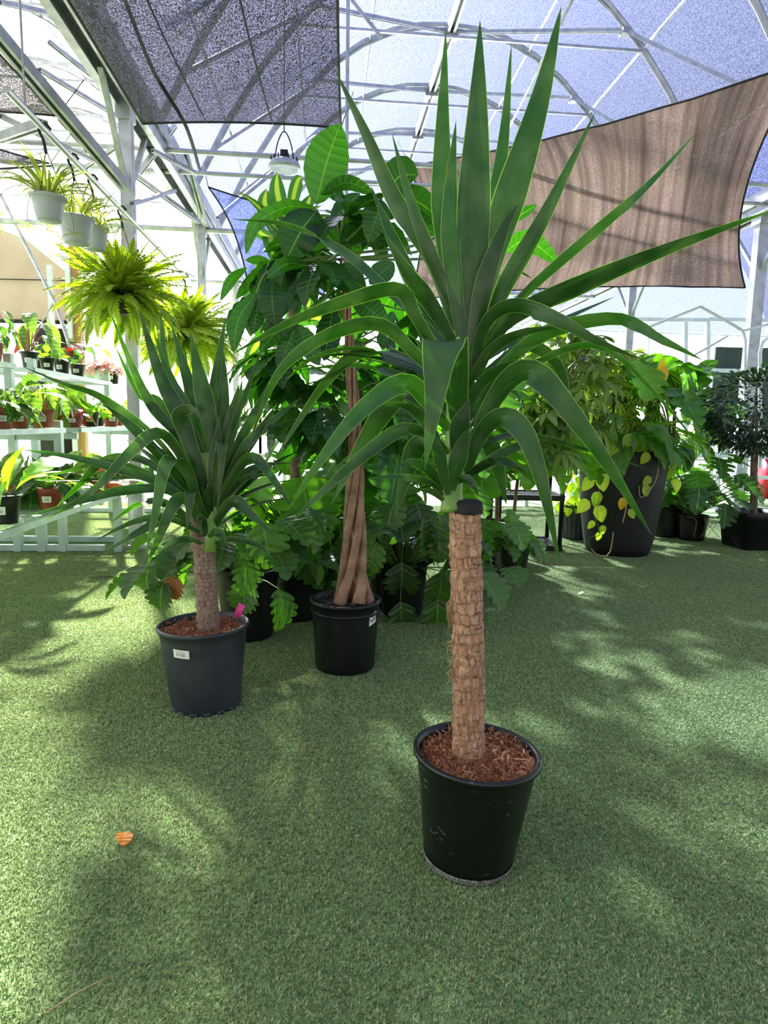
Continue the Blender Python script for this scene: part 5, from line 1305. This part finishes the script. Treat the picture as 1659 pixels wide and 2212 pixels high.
BP = [ # name, label, column, tier, row, radius, height, pot, kind, size
 ('potted_peperomia', 'terracotta pot with broad glossy leaves at the left edge of the middle tier', 2, 1, 0, .085, .15, 'clay', 'broad', 1.0),
 ('potted_aglaonema', 'terracotta pot of white-striped broad leaves, second along the middle tier', 38, 1, 0, .09, .15, 'clay', 'calathea', 1.15),
 ('potted_anthurium', 'terracotta pot with upright red stems on the middle tier', 94, 1, 0, .092, .15, 'clay', 'cane', .9),
 ('potted_begonia', 'terracotta pot of dark red leaves, just left of the bench bracket', 150, 1, 0, .08, .13, 'clay', 'red', 1.1),
 ('potted_anthurium', 'plant with huge round black-veined leaves above the middle tier', 128, 1, 1, .08, .14, 'clay', 'veined', 1.6),
 ('potted_pothos', 'black pot of leafy green behind the bench bracket', 196, 1, 0, .085, .15, 'blackpot', 'bright', 1.0),
 ('potted_syngonium', 'black pot with bushy leaves just right of the bench bracket', 212, 1, 1, .08, .15, 'blackpot', 'heart', 1.0),
 ('potted_ivy', 'terracotta pot of bright leaves on the second bench middle tier', 240, 1, 0, .085, .17, 'clay', 'bright', 1.0),
 ('potted_ivy', 'terracotta pot half hidden behind the bright one on the second bench', 254, 1, 1, .085, .17, 'clay', 'bright', .9),
 ('potted_begonia', 'leafy pot behind the red-stemmed plant on the middle tier', 70, 1, 1, .08, .14, 'blackpot', 'heart', 1.1),
 ('potted_begonia', 'leafy pot at the back of the middle tier near the left edge', 20, 1, 1, .08, .14, 'clay', 'broad', .9),
 ('potted_orchid', 'terracotta pot with grey twiggy stems at the left end of the top tier', 20, 2, 0, .09, .15, 'clay', 'twiggy', 1.1),
 ('potted_begonia', 'black pot with a tall drooping mottled leaf on the top tier', 66, 2, 0, .075, .15, 'blackpot', 'cane', 1.1),
 ('potted_anthurium', 'black pot with a pink flower on the top tier beside the bracket', 88, 2, 1, .075, .14, 'blackpot', 'antler', 1.0),
 ('potted_anthurium', 'small black pot with a label at the end of the first top tier', 103, 2, 0, .07, .13, 'blackpot', 'bright', 1.0),
 ('potted_syngonium', 'green and dark red leaved plant at the start of the second top tier', 135, 2, 0, .08, .15, 'blackpot', 'antler', 1.3),
 ('potted_caladium', 'lime-leaved plant on the second top tier left of the pink leaves', 168, 2, 0, .08, .14, 'blackpot', 'antler', 1.3),
 ('potted_nerve_plant', 'pink mottled plant spilling from a pale pot near the middle of the second top tier', 195, 2, 1, .08, .14, 'palepot', 'pink', 1.2),
 ('potted_nerve_plant', 'pink-leaved plant in a pale green labelled pot on the top tier', 222, 2, 0, .09, .15, 'palepot', 'pink', 1.3),
 ('potted_nerve_plant', 'pink-leaved plant in a square black pot at the end of the top tier', 246, 2, 0, .075, .16, 'blackpot', 'pink', 1.1),
 ('potted_bird_nest', 'black pot with long arching leaves at the left edge of the lowest deck', 14, 0, 0, .085, .17, 'blackpot', 'bird', 1.1),
 ('potted_aglaonema', 'dark terracotta pot in shade on the lowest deck behind the arching leaves', 62, 0, 1, .085, .14, 'clay', 'broad', 1.0),
 ('potted_aglaonema', 'terracotta pot nearest the front edge of the lowest deck', 112, 0, 0, .085, .15, 'clay', 'broad', 1.0),
 ('potted_aglaonema', 'terracotta pot just behind the front one on the lowest deck', 142, 0, 1, .07, .13, 'clay', 'calathea', .9),
 ('potted_begonia', 'sparse terracotta pot at the right end of the lowest deck', 223, 0, 0, .08, .13, 'clay', 'antler', .7),
 ('potted_begonia', 'terracotta pot behind the sparse one, right end of the lowest deck', 243, 0, 1, .075, .13, 'clay', 'veined', .8),
 ('potted_anthurium', 'dark-veined round-leaved plant low under the middle tier', 120, 0, 2, .09, .15, 'blackpot', 'veined', 1.3),
 ('potted_anthurium', 'small dark-veined plant low beside the bracket post', 190, 0, 2, .08, .14, 'blackpot', 'veined', 1.0),
 ('potted_calathea', 'striped tall leaves in shade at the back of the lowest deck, left', 40, 0, 3, .09, .15, 'clay', 'calathea', 1.2),
 ('potted_fittonia', 'black tray pot of small leaves at the right of the lowest deck', 275, 0, 1, .1, .08, 'blackpot', 'bright', .9),
 ('potted_fittonia', 'black pot of small leaves behind the shorter yucca on the second bench', 300, 0, 0, .1, .1, 'blackpot', 'heart', .9),
]
for i, (nm, lb, px, ti, row, rt, h, pm, kd, s_) in enumerate(BP):
    x, y, z = on(px, ti, row)
    if 5.6 < y < 6.25: y = 5.6 if y < 5.95 else 6.25
    small(nm, lb, x, y, z, rt, h, pm, kd, s_, i, lab=(row == 0))
mb = MB(); q = F(245, 1062, .52); lathe(mb, [(0.001, .09), (.05, .085), (.085, .05), (.085, .03), (.05, .003), (.001, 0)], 24, Matrix.Translation((q.x, q.y, .52)))
single('orange_gourd', mb, plain('orange_skin', (210,110,30), (226,130,44), .4), 'orange rounded fruit-like gourd on the lowest bench deck', 'gourd')

# ================================================================ far benches with small plants
def farbench(label, px, h, w, z=.75, d=.9):
    b = P(px, 1106, h); t_ = thing('display_bench', label, 'plant bench', C(b, 0))
    mb = MB()
    for a, c in (((-w/2,0),(w/2,0)), ((-w/2,d),(w/2,d)), ((-w/2,0),(-w/2,d)), ((w/2,0),(w/2,d))): beam(mb, (b.x+a[0], b.y+a[1], z), (b.x+c[0], b.y+c[1], z), .04, .06)
    for yy in (0.0,): beam(mb, (b.x-w/2, b.y, z-.3), (b.x+w/2, b.y, z-.3), .03, .05)
    obj('bench_frame', mb.mesh('bench_frame', False), M['white'], t_)
    obj('mesh_deck', expanded(b.x-w/2, b.x+w/2, b.y, b.y+d, z+.03, .08, .05).mesh('mesh_deck', False), M['mesh'], t_, kind='stuff')
    for i in range(4):
        for yy in (0, d): mb = MB(); x = b.x-w/2+.05+i*(w-.1)/3; beam(mb, (x, b.y+yy, 0), (x, b.y+yy, z), .05); obj('leg', mb.mesh('leg', False), M['white'], t_)
    return b, z
FLAB = ['red-flowering', 'white-flowering', 'yellow-leaved', 'pale green', 'dark green']
M['fl_white'] = leafmat('white_petal', (230,230,215), (250,250,240), (255,255,255), .3, .6); M['fl_red'] = leafmat('red_petal', (190,30,40), (220,50,60), (255,120,120), .3, .6)
cnt = 0
for lb, px, h, w, z, tail in (('white mesh bench in the distance left of the big planter', 1195, 9.5, 2.6, .8, 'distant bench left of planter'), ('white mesh bench in the distance right of the big planter', 1480, 9.2, 2.8, .8, 'distant bench beside ficus'),
                     ('low white bench glimpsed between the yuccas', 560, 9.0, 2.2, .98, ''), ('white mesh bench far back at the right edge', 1640, 12.5, 3.0, .9, 'farthest bench, right edge'), ('white mesh bench far back behind the umbrella trees', 1240, 13.0, 3.2, 1.0, 'farthest bench behind umbrella trees')):
    b, z = farbench(lb, px, h, w, z)
    if px == 560: continue
    n = 9; r_ = 0
    for row in range(2):
        for i in range(n):
            random.seed(3000 + cnt); cnt += 1; kd = random.randrange(5)
            x = b.x - w/2 + .15 + i*(w-.3)/(n-1); y = b.y + .2 + row*.45; p = Vector((x, y, z + .035))
            ords = ['first', 'second', 'third', 'fourth', 'fifth', 'sixth', 'seventh', 'eighth', 'last']
            t_ = thing('bench_plant', ['red-flowered', 'white-flowered', 'lime-leaved', 'striped', 'dark-leaved'][kd] + ' small plant, ' + ords[i] + ' from left, ' + ['front', 'back'][row] + ' row, ' + tail, 'potted plant', p, 'small plants ' + tail)
            pot(t_, p, .07, .05, .1, M[random.choice(['blackpot', 'clay', 'palepot'])], 16)
            bush(t_, p + Vector((0,0,.16)), (.11,.1,.09), 46, OVATE, LM[['bright', 'bright', 'lime', 'calathea', 'dark'][kd]], (.06, .1), joined=True, pet=0)
            if kd < 2: mb = MB(); bush(t_, p + Vector((0,0,.22)), (.1,.09,.05), 24, HEART, M[['fl_red', 'fl_white'][kd]], (.03, .05), joined=True, pet=0)
for i, (px, lb) in enumerate(((531, 'snake plant in a small terracotta pot on the far bench, left of the pair'), (553, 'snake plant in a small terracotta pot on the far bench, right of the pair'))):
    p = P(px, 884, 9.25); small('snake_plant', lb, p.x, p.y, .985+.0, .065, .1, 'clay', 'snake', 1.0, 50+i, lab=False)

# ================================================================ litter on the turf
def onturf(px, py): return F(px, py, .012)
q = onturf(270, 1812)
t_ = thing('fallen_leaf', 'orange-yellow curled leaf lying on the turf at the lower left', 'leaf', q)
leafobj(t_, ROUND[0], LM['orange'], frame(q + Vector((-.01,.025,.004)), Vector((.35,-1,.12)), Vector((.3,-.3,1)), .055), 'blade')
mb = MB(); tube(mb, [q + Vector((-.01,.025,.004)), q + Vector((-.016,.045,.01))], .001, 4); obj('stalk', mb, M['tan_stem'], t_)
for px, py, s_, mt, lb in ((1522, 1392, .03, 'bright', 'tiny green leaf scrap on the turf at the right'), (1556, 1156, .05, 'dry', 'dry brown leaf beside the square pot'), (536, 1602, .016, 'dry', 'brown crumb on the turf in front of the charcoal pot'), (888, 1505, .014, 'dry', 'brown crumb on the turf left of the tall cane')):
    q = onturf(px, py); single('leaf_scrap', (random.choice(OVATE)).copy(), None, lb, 'leaf', M=frame(q, Vector((rnd(-1,1), rnd(-1,1), .1)), ZUP + Vector((rnd(-.4,.4),0,0)), s_)).data.materials.clear()
    bpy.context.scene.collection.objects[-1].data.materials.append(LM[mt])
for px, py, qx, qy, nm, lb in ((95, 2190, 235, 2110, 'straw', 'thin pale straw on the turf at the bottom left corner'), (650, 1618, 680, 1602, 'straw', 'short pale straw on the turf below the two yuccas'), (190, 1246, 245, 1246, 'twig', 'dark twig on the turf below the left bench')):
    mb = MB(); a, c = onturf(px, py), onturf(qx, qy); tube(mb, [a, a.lerp(c, .5) + Vector((0,.004,.002)), c], .0012 if nm == 'straw' else .005, 5); single(nm, mb, M['tan_stem'] if nm == 'straw' else M['bark'], lb, nm)
q = onturf(1250, 1283); mb = MB(); beam(mb, q, q + Vector((.04, .02, .01)), .02, .002); single('paper_scrap', mb, M['white'], 'white paper scrap on the turf in front of the big planter', 'paper')
